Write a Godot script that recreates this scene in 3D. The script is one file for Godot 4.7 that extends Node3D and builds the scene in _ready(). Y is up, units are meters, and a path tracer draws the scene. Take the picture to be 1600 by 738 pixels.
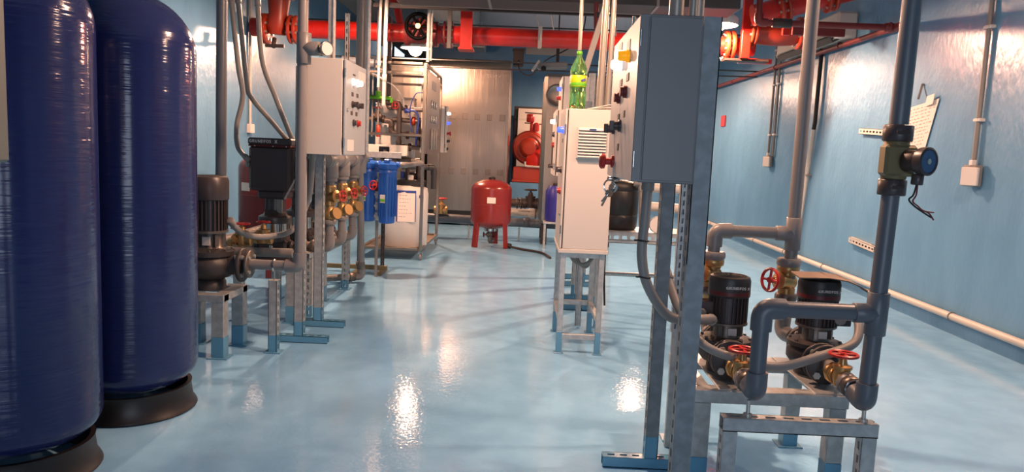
extends Node3D
# Plant room with blue epoxy floor, pumps, panels and pipework. Metres, y up, photograph taken from (0, 1.5, 0) looking along -z.
var M := {}
var taken := {}
var local := false

func _ready() -> void:
	# ---- camera, air, lamps and exposure
	var cam := Camera3D.new()
	cam.name = "camera"
	cam.keep_aspect = Camera3D.KEEP_HEIGHT
	cam.fov = rad_to_deg(2.0 * atan(369.0 / 1150.0))
	cam.near = 0.05
	cam.far = 100.0
	cam.transform = Transform3D(Basis(Vector3(0.99892895, 0.0425662, -0.01814055), Vector3(-0.04435095, 0.99258614, -0.11316246), Vector3(0.01318916, 0.1138458, 0.99341088)).orthonormalized(), Vector3(0, 1.5, 0))
	add_child(cam)
	cam.current = true
	var we := WorldEnvironment.new()
	we.name = "environment"
	var env := Environment.new()
	env.background_mode = Environment.BG_COLOR
	env.background_color = Color(0.02, 0.02, 0.02)
	env.tonemap_mode = Environment.TONE_MAPPER_LINEAR
	env.tonemap_exposure = 0.86
	env.sdfgi_enabled = true
	env.ssao_enabled = true
	env.ssil_enabled = true
	we.environment = env
	add_child(we)
	materials()
	var warm := Color(1.0, 0.785, 0.655)
	lamp(Vector3(-1.95, 3.20, -12.8), 13.0, warm, "round ceiling lamp glaring beside the black handwheel", 0.0)
	lamp(Vector3(2.2, 3.2, -13.6), 15.0, warm, "far round ceiling lamp hidden behind the dark control cabinet")
	lamp(Vector3(2.25, 3.2, -9.2), 19.0, warm, "unseen round ceiling lamp near the red flanged valve, above the cabinet")  # out of view, placed to light the far right wall
	lamp(Vector3(-1.8, 3.25, -8.0), 15.0, warm, "unseen round ceiling lamp over the left row of pumps")  # out of view, placed to light the left wall and the rack
	lamp(Vector3(0.2, 3.25, -4.35), 10.5, warm, "unseen round ceiling lamp over the middle of the aisle")  # out of view, placed to light the panel faces along the aisle
	lamp(Vector3(2.6, 3.25, -3.9), 7.0, warm, "unseen round ceiling lamp near the right wall above the strip of floor")  # out of view, placed to light the riser behind the right pumps
	lamp(Vector3(1.9, 3.25, -17.0), 14.0, warm, "farthest unseen round ceiling lamp over the red fire pump")  # unseen lamp, placed to light the far wall and the plinth
	unseen_daylight()
	# ---- the place
	room()
	tanks()
	pump_near()
	left_panel()
	multistage()
	manifold()
	ro_rack()
	centre()
	far_end()
	overhead()
	right_cabinets()
	right_pumps()
	right_wall()

# ======================================================== naming
func numbered(called: String, par: Node) -> String:
	var key := called + "@" + str(par.get_instance_id())
	var n: int = taken.get(key, 0)
	taken[key] = n + 1
	return called if n == 0 else "%s_%03d" % [called, n]

func thing(called: String, label: String, category: String, at := Vector3.ZERO, group := "") -> Node3D:
	var o := Node3D.new()
	o.name = numbered(called, self)
	add_child(o)
	o.position = at
	meta(o, label, category, group)
	return o

func meta(o: Node, label: String, category: String, group := "") -> void:
	o.set_meta("label", label)
	o.set_meta("category", category)
	if group != "":
		o.set_meta("group", group)

func part(par: Node3D, called: String, s, m: Material, label := "") -> MeshInstance3D:
	var o := MeshInstance3D.new()
	o.name = numbered(called, par)
	o.mesh = s.commit() if s is SurfaceTool else s
	o.material_override = null
	for i in o.mesh.get_surface_count():
		o.set_surface_override_material(i, m)
	o.cast_shadow = GeometryInstance3D.SHADOW_CASTING_SETTING_ON
	par.add_child(o, true)
	if not local and par.get_parent() == self and not (par is MeshInstance3D):
		o.position = -par.position
	if label != "":
		o.set_meta("label", label)
	return o

func single(called: String, s, m: Material, label: String, category: String, group := "") -> MeshInstance3D:
	var o := part(self, called, s, m)
	meta(o, label, category, group)
	return o

func struct(called: String, s, m: Material, par: Node3D = null) -> MeshInstance3D:
	var o := part(par if par else self as Node3D, called, s, m)
	if par == null:
		o.set_meta("kind", "structure")
	return o

func copy(o: Node3D, at: Vector3, label: String, group := "") -> Node3D:
	var base := String(o.name)
	var c: Node3D = o.duplicate()
	c.name = numbered(base, self)
	add_child(c)
	c.position = at
	c.set_meta("label", label)
	if group != "":
		c.set_meta("group", group)
	return c

# ======================================================== shapes
func st() -> SurfaceTool:
	var s := SurfaceTool.new()
	s.begin(Mesh.PRIMITIVE_TRIANGLES)
	return s

func tri(s: SurfaceTool, a: Vector3, b: Vector3, c: Vector3, na: Vector3, nb: Vector3, nc: Vector3) -> void:
	s.set_normal(na); s.add_vertex(a)
	s.set_normal(nc); s.add_vertex(c)
	s.set_normal(nb); s.add_vertex(b)

func face(s: SurfaceTool, pts: Array, n: Vector3) -> void:
	for i in range(1, pts.size() - 1):
		var a: Vector3 = pts[0]
		var b: Vector3 = pts[i]
		var c: Vector3 = pts[i + 1]
		if (b - a).cross(c - a).dot(n) < 0.0:
			tri(s, a, c, b, n, n, n)
		else:
			tri(s, a, b, c, n, n, n)

func box(s: SurfaceTool, c: Vector3, size: Vector3, bev := 0.0, bs := Basis()) -> SurfaceTool:
	var h := size * 0.5
	var e: float = minf(bev, minf(h.x, minf(h.y, h.z)) * 0.9)
	var k := func(v: Vector3) -> Vector3: return c + bs * v
	for ax in 3:
		var u := (ax + 1) % 3
		var w := (ax + 2) % 3
		for sg in [-1.0, 1.0]:
			var n := Vector3.ZERO
			n[ax] = sg
			var q := []
			for d in [[-1, -1], [1, -1], [1, 1], [-1, 1]]:
				var p := Vector3.ZERO
				p[ax] = sg * h[ax]
				p[u] = d[0] * (h[u] - e)
				p[w] = d[1] * (h[w] - e)
				q.append(k.call(p))
			face(s, q, bs * n)
	if e > 0.0:
		for ax in 3:
			var u := (ax + 1) % 3
			var w := (ax + 2) % 3
			for su in [-1.0, 1.0]:
				for sw in [-1.0, 1.0]:
					var q := []
					for d in [[-1, 0], [1, 0], [1, 1], [-1, 1]]:
						var p := Vector3.ZERO
						p[ax] = d[0] * (h[ax] - e)
						p[u] = su * (h[u] if d[1] == 0 else h[u] - e)
						p[w] = sw * (h[w] - e if d[1] == 0 else h[w])
						q.append(k.call(p))
					var n := Vector3.ZERO
					n[u] = su
					n[w] = sw
					face(s, q, bs * n.normalized())
		for sx in [-1.0, 1.0]:
			for sy in [-1.0, 1.0]:
				for sz in [-1.0, 1.0]:
					var sg := Vector3(sx, sy, sz)
					face(s, [k.call(sg * Vector3(h.x, h.y - e, h.z - e)), k.call(sg * Vector3(h.x - e, h.y, h.z - e)), k.call(sg * Vector3(h.x - e, h.y - e, h.z))], bs * sg.normalized())
	return s

func along(d: Vector3) -> Basis:   # y axis along d
	var y := d.normalized()
	var x := y.cross(Vector3.UP if absf(y.y) < 0.9 else Vector3.RIGHT).normalized()
	return Basis(x, y, x.cross(y))

func beam(s: SurfaceTool, a: Vector3, b: Vector3, w: float, d: float, bev := 0.0) -> SurfaceTool:
	var bs := along(b - a)
	return box(s, (a + b) * 0.5, Vector3(w, a.distance_to(b), d), bev, bs)

func lathe(s: SurfaceTool, prof: Array, xf := Transform3D(), seg := 24) -> SurfaceTool:
	var n := prof.size()
	var segn := []
	for i in n - 1:
		var d: Vector2 = prof[i + 1] - prof[i]
		segn.append(Vector2(d.y, -d.x).normalized())
	for i in n - 1:
		var n0: Vector2 = segn[i]
		var n1: Vector2 = segn[i]
		if i > 0 and segn[i - 1].dot(segn[i]) > 0.7:
			n0 = (segn[i] + segn[i - 1]).normalized()
		if i < n - 2 and segn[i + 1].dot(segn[i]) > 0.7:
			n1 = (segn[i] + segn[i + 1]).normalized()
		var p0: Vector2 = prof[i]
		var p1: Vector2 = prof[i + 1]
		if p0.is_equal_approx(p1):
			continue
		for j in seg:
			var a := TAU * j / seg
			var b := TAU * (j + 1) / seg
			var ca := Vector3(cos(a), 0, -sin(a))
			var cb := Vector3(cos(b), 0, -sin(b))
			var v00 := xf * (ca * p0.x + Vector3(0, p0.y, 0))
			var v01 := xf * (cb * p0.x + Vector3(0, p0.y, 0))
			var v10 := xf * (ca * p1.x + Vector3(0, p1.y, 0))
			var v11 := xf * (cb * p1.x + Vector3(0, p1.y, 0))
			var m00 := (xf.basis * (ca * n0.x + Vector3(0, n0.y, 0))).normalized()
			var m01 := (xf.basis * (cb * n0.x + Vector3(0, n0.y, 0))).normalized()
			var m10 := (xf.basis * (ca * n1.x + Vector3(0, n1.y, 0))).normalized()
			var m11 := (xf.basis * (cb * n1.x + Vector3(0, n1.y, 0))).normalized()
			if p0.x > 1e-5:
				tri(s, v00, v01, v11, m00, m01, m11)
			if p1.x > 1e-5:
				tri(s, v00, v11, v10, m00, m11, m10)
	return s

func turned(s: SurfaceTool, a: Vector3, d: Vector3, prof: Array, seg := 20) -> SurfaceTool:   # a lathe that starts at a and runs along d
	return lathe(s, prof, Transform3D(along(d), a), seg)

func cyl(s: SurfaceTool, a: Vector3, b: Vector3, r: float, seg := 16, bev := 0.0) -> SurfaceTool:
	var l := a.distance_to(b)
	if bev > 0.0:
		return turned(s, a, b - a, [Vector2(0, 0), Vector2(r - bev, 0), Vector2(r, bev), Vector2(r, l - bev), Vector2(r - bev, l), Vector2(0, l)], seg)
	return turned(s, a, b - a, [Vector2(0, 0), Vector2(r, 0), Vector2(r, l), Vector2(0, l)], seg)

func ring(s: SurfaceTool, c: Vector3, axis: Vector3, big: float, small: float, seg := 24, rs := 8) -> SurfaceTool:
	var pr := []
	for i in rs + 1:
		var a := TAU * i / rs - PI / 2
		pr.append(Vector2(big + small * cos(a), small * sin(a)))
	return lathe(s, pr, Transform3D(along(axis), c), seg)

func bend(pts: Array, rad: float, n := 6) -> Array:
	var out := [pts[0]]
	for i in range(1, pts.size() - 1):
		var p: Vector3 = pts[i]
		var da: Vector3 = pts[i - 1] - p
		var db: Vector3 = pts[i + 1] - p
		var r := minf(rad, minf(da.length(), db.length()) * 0.49)
		var a := p + da.normalized() * r
		var b := p + db.normalized() * r
		for j in n + 1:
			var t := float(j) / n
			out.append(a.lerp(p, t).lerp(p.lerp(b, t), t))
	out.append(pts[-1])
	return out

func tube(s: SurfaceTool, pts: Array, r: float, seg := 10, caps := true) -> SurfaceTool:
	var rings := []
	var ns := []
	var n := pts.size()
	var x := Vector3.ZERO
	for i in n:
		var d: Vector3 = pts[mini(i + 1, n - 1)] - pts[maxi(i - 1, 0)]
		d = d.normalized()
		if i == 0:
			x = along(d).x
		else:
			x = (x - d * x.dot(d)).normalized()
		var y := d.cross(x)
		var rr := []
		var nn := []
		for j in seg + 1:
			var a := TAU * j / seg
			var v := x * cos(a) + y * sin(a)
			nn.append(v)
			rr.append(pts[i] + v * r)
		rings.append(rr)
		ns.append(nn)
	for i in n - 1:
		for j in seg:
			tri(s, rings[i][j], rings[i][j + 1], rings[i + 1][j + 1], ns[i][j], ns[i][j + 1], ns[i + 1][j + 1])
			tri(s, rings[i][j], rings[i + 1][j + 1], rings[i + 1][j], ns[i][j], ns[i + 1][j + 1], ns[i + 1][j])
	if caps:
		face(s, rings[0].slice(0, seg), (pts[0] - pts[1]).normalized())
		face(s, rings[n - 1].slice(0, seg), (pts[n - 1] - pts[n - 2]).normalized())
	return s

func curve(pts: Array, steps := 8) -> Array:   # smooth line through the points
	var out := []
	var n := pts.size()
	for i in n - 1:
		var p0: Vector3 = pts[maxi(i - 1, 0)]
		var p3: Vector3 = pts[mini(i + 2, n - 1)]
		for j in steps:
			out.append((pts[i] as Vector3).cubic_interpolate(pts[i + 1], p0, p3, float(j) / steps))
	out.append(pts[n - 1])
	return out

func sheet(a: Vector3, right: Vector3, up: Vector3, thick: float) -> ArrayMesh:   # thin printed sheet: front face carries the print
	var s := st()
	var n := right.cross(up).normalized()
	var p := [a, a + right, a + right + up, a + up]
	var uv := [Vector2(0, 1), Vector2(1, 1), Vector2(1, 0), Vector2(0, 0)]
	for side in [0, 1]:
		var off: Vector3 = n * (thick if side == 0 else 0.0)
		for t in ([[0, 2, 1], [0, 3, 2]] if side == 0 else [[0, 1, 2], [0, 2, 3]]):
			for i in t:
				s.set_normal(n if side == 0 else -n)
				s.set_uv(uv[i])
				s.add_vertex(p[i] + off)
	for i in 4:
		var q0: Vector3 = p[i]
		var q1: Vector3 = p[(i + 1) % 4]
		s.set_uv(Vector2(0.02, 0.02))
		face(s, [q0, q1, q1 + n * thick, q0 + n * thick], (q1 - q0).cross(n).normalized())
	return s.commit()

# slotted steel channel from a to b, web towards n
func channel(s: SurfaceTool, a: Vector3, b: Vector3, n: Vector3, w: float, d: float, slots := true, pitch := 0.06) -> SurfaceTool:
	var u := (b - a).normalized()
	var v := n.cross(u).normalized()
	var t := 0.004
	var bs := Basis(v, u, v.cross(u))
	var l := a.distance_to(b)
	var mid := (a + b) * 0.5
	var sg := signf(bs.z.dot(n))
	for k in [-1, 1]:
		box(s, mid + v * (k * (w - t) * 0.5), Vector3(t, l, d), 0.0, bs)
		box(s, mid + v * (k * (w * 0.5 - 0.009)) - n * (d - t) * 0.5, Vector3(0.018, l, t), 0.0, bs)
	var web := mid + n * (d - t) * 0.5
	if not slots:
		box(s, web, Vector3(w, l, t), 0.0, bs)
		return s
	var sw := w * 0.30
	for k in [-1, 1]:
		box(s, web + v * (k * (w + sw) * 0.25), Vector3((w - sw) * 0.5, l, t), 0.0, bs)
	var cnt := int(l / pitch)
	var gap := pitch * 0.42
	for i in cnt + 1:
		var y0 := -l * 0.5 + i * pitch
		var hh := minf(gap, l * 0.5 - y0)
		if hh > 0.002:
			box(s, web + u * (y0 + hh * 0.5), Vector3(sw, hh, t), 0.0, bs)
	return s

func text(par: Node3D, called: String, words: String, at: Vector3, right: Vector3, up: Vector3, size: float, m: Material) -> MeshInstance3D:
	var t := TextMesh.new()
	var f := SystemFont.new()
	f.font_names = PackedStringArray(["Droid Sans"])
	f.font_weight = 700
	t.font = f
	t.text = words
	t.font_size = 32
	t.pixel_size = size / 32.0
	t.depth = 0.0015
	var o := part(par, called, t, m)
	var off := o.position
	o.transform = Transform3D(Basis(right.normalized(), up.normalized(), right.cross(up).normalized()), at + off)
	return o

# ======================================================== materials
func noise_tex(freq: float, octaves: int, seed_: int, normal := false, strength := 4.0, ramp: Array = [], size := 512) -> NoiseTexture2D:
	var n := FastNoiseLite.new()
	n.seed = seed_
	n.noise_type = FastNoiseLite.TYPE_SIMPLEX_SMOOTH
	n.frequency = freq
	n.fractal_octaves = octaves
	var t := NoiseTexture2D.new()
	t.width = size
	t.height = size
	t.seamless = true
	t.noise = n
	t.as_normal_map = normal
	t.bump_strength = strength
	if ramp.size() > 0:
		var g := Gradient.new()
		g.offsets = PackedFloat32Array([0.25, 0.75]) if ramp.size() == 2 else PackedFloat32Array([0.2, 0.5, 0.8])
		g.colors = PackedColorArray(ramp)
		t.color_ramp = g
	return t

# normal map whose slopes run one way only: brushed steel (along u) or wound resin (along v)
func grain(seed_: int, upright: bool, sigma: float, long: int, slow: int) -> ImageTexture:
	var rng := RandomNumberGenerator.new()
	rng.seed = seed_
	var val := []
	for i in long:
		var row := []
		for j in slow:
			row.append(clampf(rng.randfn(0.0, sigma), -0.7, 0.7))
		val.append(row)
	var im := Image.create(long if not upright else slow * 8, slow * 8 if not upright else long, false, Image.FORMAT_RGB8)
	for i in long:
		for j in slow * 8:
			var a: float = val[i][j / 8]
			var b: float = val[i][(j / 8 + 1) % slow]
			var s := lerpf(a, b, (j % 8) / 8.0)
			var c := Color(0.5 + 0.5 * s, 0.5, 0.5 + 0.5 * sqrt(1 - s * s))
			if upright:
				im.set_pixel(j, i, Color(0.5, 0.5 + 0.5 * s, c.b))
			else:
				im.set_pixel(i, j, c)
	return ImageTexture.create_from_image(im)

func mat(called: String, c: Color, rough: float, metal := 0.0) -> StandardMaterial3D:
	var m := StandardMaterial3D.new()
	m.resource_name = called
	m.albedo_color = c
	m.roughness = rough
	m.metallic = metal
	M[called] = m
	return m

func tex(m: StandardMaterial3D, scale: Vector3, albedo: Texture2D, normal: Texture2D = null, depth := 1.0) -> void:
	m.uv1_triplanar = true
	m.uv1_world_triplanar = true
	m.uv1_scale = scale
	if albedo:
		m.albedo_texture = albedo
	if normal:
		m.normal_enabled = true
		m.normal_texture = normal
		m.normal_scale = depth

func glow(called: String, c: Color, energy: float) -> void:
	var m := mat(called, c, 0.3)
	m.emission_enabled = true
	m.emission = c
	m.emission_energy_multiplier = energy

func materials() -> void:
	var ripple := noise_tex(0.035, 3, 11, true, 3.0, [], 1024)
	var lumps := noise_tex(0.03, 3, 5, true, 3.0, [], 1024)
	var cloud := noise_tex(0.008, 4, 3, false, 0, [Color(0.94, 0.95, 0.96), Color(1, 1, 1)], 512)
	var grime := noise_tex(0.012, 5, 8, false, 0, [Color(0.90, 0.90, 0.90), Color(1, 1, 1)], 512)
	var m := mat("floor paint", Color(0.55, 0.755, 0.89), 0.04)
	tex(m, Vector3(0.7, 0.7, 0.7), cloud, ripple, 0.13)
	m = mat("wall paint", Color(0.385, 0.565, 0.69), 0.30)
	tex(m, Vector3(0.5, 0.22, 0.5), cloud, lumps, 0.22)
	mat("foot paint", Color(0.36, 0.57, 0.68), 0.25)
	m = mat("galvanised dull", Color(0.50, 0.52, 0.53), 0.5, 0.2)
	tex(m, Vector3(2.5, 2.5, 2.5), grime)
	m = mat("ceiling paint", Color(0.74, 0.74, 0.76), 0.8)
	m = mat("galvanised", Color(0.70, 0.70, 0.69), 0.40, 0.35)
	tex(m, Vector3(2.5, 2.5, 2.5), grime)
	m = mat("stainless", Color(0.59, 0.535, 0.485), 0.34, 1.0)
	tex(m, Vector3(1.3, 0.4, 1.3), null, grain(21, false, 0.06, 512, 8), 1.0)
	mat("chrome", Color(0.78, 0.76, 0.73), 0.16, 1.0)
	m = mat("tank blue", Color(0.125, 0.155, 0.33), 0.14)
	tex(m, Vector3(1.2, 0.9, 1.2), null, grain(4, true, 0.09, 384, 16), 1.0)
	mat("tank skirt", Color(0.10, 0.075, 0.065), 0.4)
	mat("lit grey pvc", Color(0.48, 0.455, 0.44), 0.38)  # pipe grey with warm lamp light put into the colour
	mat("rack pipe", Color(0.36, 0.30, 0.27), 0.4)
	mat("dark and shaded pvc", Color(0.33, 0.345, 0.37), 0.38)  # darker pipe grey; shade of the front pipework put into the colour
	mat("conduit grey", Color(0.50, 0.48, 0.46), 0.45)
	mat("white conduit", Color(0.74, 0.71, 0.67), 0.45)
	mat("conduit bright", Color(0.66, 0.62, 0.57), 0.3, 0.5)
	mat("cabinet", Color(0.82, 0.775, 0.73), 0.38)
	mat("cabinet shaded", Color(0.62, 0.64, 0.65), 0.38)  # cabinet paint with the shade on the left panel door in its colour
	mat("panel blue grey", Color(0.41, 0.40, 0.395), 0.42)
	mat("gap", Color(0.05, 0.05, 0.05), 0.7)
	mat("black", Color(0.24, 0.20, 0.195), 0.36)  # black lifted and warmed: haze over the motors put into its colour
	mat("cast black", Color(0.22, 0.195, 0.19), 0.48)  # casting black, lifted likewise to carry the haze
	mat("wheel black", Color(0.022, 0.02, 0.02), 0.55)
	M["wheel black"].metallic_specular = 0.15
	mat("rubber", Color(0.06, 0.055, 0.055), 0.6)
	mat("brown steel", Color(0.22, 0.17, 0.15), 0.5, 0.2)
	mat("motor stripe", Color(0.36, 0.06, 0.06), 0.4)
	mat("motor cap", Color(0.17, 0.145, 0.13), 0.42)
	mat("brass", Color(0.72, 0.56, 0.36), 0.36, 0.75)
	mat("bolt", Color(0.72, 0.70, 0.67), 0.35, 0.6)
	mat("flange steel", Color(0.42, 0.38, 0.35), 0.38, 0.6)
	mat("handle red", Color(0.68, 0.13, 0.11), 0.35)
	mat("vessel red", Color(0.49, 0.135, 0.115), 0.27)
	m = mat("fire red", Color(0.78, 0.12, 0.07), 0.36)
	tex(m, Vector3(0.8, 0.8, 0.8), grime)
	mat("valve orange", Color(0.64, 0.19, 0.09), 0.36)
	mat("dull red", Color(0.44, 0.12, 0.11), 0.5)
	mat("white", Color(0.87, 0.85, 0.82), 0.5)
	m = mat("barrel", Color(0.80, 0.77, 0.74), 0.4)
	mat("filter blue", Color(0.13, 0.34, 0.66), 0.3)
	mat("pump violet", Color(0.16, 0.15, 0.48), 0.4)
	mat("lime", Color(0.36, 0.66, 0.12), 0.45)
	mat("hose blue", Color(0.15, 0.22, 0.50), 0.4)
	mat("cardboard", Color(0.46, 0.385, 0.325), 0.85)
	mat("dark duct", Color(0.24, 0.22, 0.215), 0.6, 0.1)
	mat("meter blue", Color(0.16, 0.30, 0.44), 0.3)
	mat("olive", Color(0.45, 0.40, 0.28), 0.42, 0.3)
	mat("print white", Color(0.82, 0.78, 0.75), 0.5)
	mat("yellow", Color(0.9, 0.68, 0.05), 0.4)
	mat("label yellow", Color(0.72, 0.76, 0.10), 0.4)
	mat("screen", Color(0.10, 0.10, 0.13), 0.2)
	glow("lit white", Color(1.0, 0.97, 0.95), 1.8)
	glow("lit yellow", Color(1.0, 0.66, 0.04), 0.7)
	glow("lit blue", Color(0.25, 0.35, 1.0), 2.5)
	mat("enclosure green", Color(0.40, 0.42, 0.38), 0.45)
	glow("unseen door glow", Color(0.86, 0.92, 1.0), 0.4)  # glow of the unseen door behind the camera
	glow("lit day", Color(0.85, 0.92, 1.0), 1.6)
	glow("bulb", Color(1.0, 0.86, 0.74), 12.0)
	m = mat("green bottle", Color(0.45, 0.95, 0.35, 0.12), 0.06)
	m.transparency = BaseMaterial3D.TRANSPARENCY_ALPHA
	m.albedo_color = Color(0.30, 0.85, 0.22, 0.45)
	mat("pressed steel", Color(0.53, 0.475, 0.43), 0.42, 1.0)
	mat("drum black", Color(0.10, 0.085, 0.08), 0.42)
	m = mat("bottle green", Color(0.70, 0.95, 0.58, 0.06), 0.05)
	m.refraction_enabled = true
	m.refraction_scale = 0.03
	m = mat("soda", Color(0.35, 0.78, 0.15), 0.1)
	m.backlight_enabled = true
	m.backlight = Color(0.3, 0.6, 0.15)
	# printed papers: rows of illegible pen strokes
	for kind in ["note", "sheet print", "sticker"]:
		var im := Image.create(128, 256, false, Image.FORMAT_RGBA8)
		im.fill(Color(0.86, 0.81, 0.77))
		var rng := RandomNumberGenerator.new()
		rng.seed = kind.hash()
		var rows := 12 if kind == "note" else 7 if kind == "sheet print" else 5
		for r in rows:
			var y := 18 + r * (224 / rows)
			var x := 12
			while x < 112:
				var w := rng.randi_range(4, 14)
				var ink := Color(0.62, 0.36, 0.30) if kind == "note" else Color(0.30, 0.28, 0.30)
				for k in w:
					var yy := y + int(rng.randf_range(-3, 4)) if kind == "note" else y
					im.fill_rect(Rect2i(mini(x + k, 120), yy, 2, 3 if kind != "note" else 2), ink)
				x += w + rng.randi_range(3, 9)
				if kind == "sheet print" and x > 60 + rng.randi_range(0, 40):
					break
		m = mat(kind, Color.WHITE, 0.7)
		m.albedo_texture = ImageTexture.create_from_image(im)

# ======================================================== small builders
func unseen_daylight() -> void:   # unseen door behind the camera, placed to light camera-facing surfaces
	var l := AreaLight3D.new()
	l.name = "unseen_door_light"
	l.light_color = Color(0.86, 0.92, 1.0)
	l.light_energy = 8.5
	l.area_size = Vector2(2.8, 2.4)
	l.area_range = 60.0
	l.area_attenuation = 2.0
	l.shadow_enabled = true
	l.position = Vector3(0.3, 1.5, 2.5)
	add_child(l)

func lamp(at: Vector3, energy: float, c: Color, label: String, drop := 0.055) -> void:
	var t := thing("ceiling_lamp", label, "lamp", at, "round hanging lamps")
	var s := st()
	lathe(s, [Vector2(0, 0.14), Vector2(0.06, 0.14), Vector2(0.11, 0.10), Vector2(0.24, 0.015), Vector2(0.25, 0.0), Vector2(0.25, -drop - 0.022), Vector2(0.244, -drop - 0.022), Vector2(0.240, 0.0), Vector2(0.225, 0.010), Vector2(0.12, 0.092), Vector2(0, 0.094)], Transform3D(Basis(), at), 28)
	part(t, "reflector", s, M.white)
	s = st()
	cyl(s, at + Vector3(0, 0.13, 0), Vector3(at.x, 4.4, at.z), 0.012, 8)
	part(t, "hanger_rod", s, M["conduit grey"])
	s = st()
	var pr := []
	for i in 9:
		var a := -PI / 2 + PI * i / 8
		pr.append(Vector2(0.12 * cos(a), 0.12 * sin(a) - 0.035))
	lathe(s, pr, Transform3D(Basis(), at), 16)
	part(t, "bulb", s, M.bulb)
	var l := OmniLight3D.new()
	l.name = "lamp_light"
	l.position = Vector3(0, -0.03, 0)
	l.light_color = c
	l.light_energy = energy
	l.light_size = 0.07
	l.omni_range = 40.0
	l.omni_attenuation = 2.0
	l.shadow_enabled = true
	t.add_child(l)

# pipe along corners, with a fitting at each corner
func run(par: Node3D, pts: Array, r: float, m: Material, fit := 1.22, called := "pipe") -> void:
	for i in pts.size() - 1:
		var a: Vector3 = pts[i]
		var b: Vector3 = pts[i + 1]
		var d := (b - a).normalized()
		if i > 0:
			a += d * r * 1.3
		if i < pts.size() - 2:
			b -= d * r * 1.3
		part(par, called, cyl(st(), a, b, r, 18), m)
	for i in range(1, pts.size() - 1):
		var p: Vector3 = pts[i]
		var da: Vector3 = (pts[i - 1] - p).normalized()
		var db: Vector3 = (pts[i + 1] - p).normalized()
		var s := st()
		tube(s, bend([p + da * r * 2.7, p, p + db * r * 2.7], r * 1.6, 8), r * fit, 18)
		part(par, "elbow", s, m)

func tee(par: Node3D, p: Vector3, main: Vector3, side: Vector3, r: float, m: Material) -> void:
	var s := st()
	cyl(s, p - main.normalized() * r * 2.6, p + main.normalized() * r * 2.6, r * 1.24, 18, 0.002)
	cyl(s, p, p + side.normalized() * r * 2.8, r * 1.2, 18, 0.002)
	part(par, "tee", s, m)

func collar(par: Node3D, a: Vector3, b: Vector3, r: float, m: Material, called := "coupling") -> void:
	part(par, called, cyl(st(), a, b, r, 18, minf(0.004, r * 0.15)), m)

# brass gate valve on an axis, wheel on the side given
func valve(par: Node3D, p: Vector3, axis: Vector3, up: Vector3, r: float, wheel := 0.055, body: Material = null, red: Material = null) -> void:
	var bm: Material = body if body else M.brass
	var s := st()
	var x := axis.normalized()
	var h := up.normalized()
	cyl(s, p - x * r * 2.0, p + x * r * 2.0, r * 1.05, 14, 0.003)
	for k in [-1, 1]:
		turned(s, p + x * (k * r * 1.5) - x * r * 0.45, x, [Vector2(0, 0), Vector2(r * 1.35, 0), Vector2(r * 1.35, r * 0.9), Vector2(0, r * 0.9)], 8)
	turned(s, p, h, [Vector2(r * 1.1, -r * 1.1), Vector2(r * 1.25, 0), Vector2(r * 1.15, r * 1.5), Vector2(r * 1.4, r * 1.5), Vector2(r * 1.4, r * 1.9), Vector2(r * 0.7, r * 2.1), Vector2(r * 0.5, r * 3.0), Vector2(0, r * 3.0)], 14)
	cyl(s, p + h * r * 2.8, p + h * r * 3.8, r * 0.22, 8)
	var v := part(par, "gate_valve", s, bm)
	s = st()
	var c := p + h * r * 3.6
	ring(s, c, h, wheel, wheel * 0.14, 20, 6)
	var bs := along(h)
	for k in 4:
		var d := bs.x * cos(TAU * k / 4) + bs.z * sin(TAU * k / 4)
		cyl(s, c, c + d * wheel, wheel * 0.12, 6)
	cyl(s, c - h * 0.006, c + h * 0.008, wheel * 0.28, 8)
	part(v, "handwheel", s, red if red else M["handle red"])

func union_ring(par: Node3D, p: Vector3, axis: Vector3, r: float, m: Material) -> void:
	var s := st()
	var x := axis.normalized()
	turned(s, p - x * r * 0.5, x, [Vector2(0, 0), Vector2(r * 1.25, 0), Vector2(r * 1.4, r * 0.25), Vector2(r * 1.4, r * 0.75), Vector2(r * 1.25, r), Vector2(0, r)], 10)
	part(par, "union_nut", s, m)

func flange(par: Node3D, p: Vector3, axis: Vector3, r: float, t: float, m: Material, bolts := 4, br := 0.011) -> void:
	var x := axis.normalized()
	var f := part(par, "flange", cyl(st(), p - x * t * 0.5, p + x * t * 0.5, r, 28, 0.003), m)
	var bs := along(x)
	for k in bolts:
		var a := TAU * (k + 0.5) / bolts
		var q := p + (bs.x * cos(a) + bs.z * sin(a)) * r * 0.74
		part(f, "bolt", cyl(st(), q - x * (t * 0.5 + br * 0.9), q + x * (t * 0.5 + br * 0.9), br, 6), M.bolt)

# square leg with a painted foot
func leg(par: Node3D, x: float, z: float, top: float, w: float, paint: float, plate := true) -> void:
	var l := part(par, "leg", box(st(), Vector3(x, (top + paint) * 0.5, z), Vector3(w, top - paint, w), 0.003), M.galvanised)
	var s := st()
	box(s, Vector3(x, paint * 0.5, z), Vector3(w + 0.002, paint, w + 0.002), 0.003)
	if plate:
		box(s, Vector3(x, 0.004, z), Vector3(w * 1.7, 0.008, w * 1.5), 0.002)
	part(l, "painted_foot", s, M["foot paint"], "foot painted over in floor blue")

func flexible(called: String, pts: Array, r: float, m: Material, label: String, group := "") -> Node3D:
	var t := thing(called, label, "conduit", pts[0], group)
	var line := curve(pts, 9)
	part(t, "sleeve", tube(st(), line, r, 10), m)
	for e in [[0, 1], [line.size() - 1, line.size() - 2]]:
		var a: Vector3 = line[e[0]]
		var d: Vector3 = (line[e[1]] - a).normalized()
		part(t, "gland", cyl(st(), a - d * 0.012, a + d * 0.045, r * 1.25, 10, 0.002), M["conduit grey"])
	return t

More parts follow.
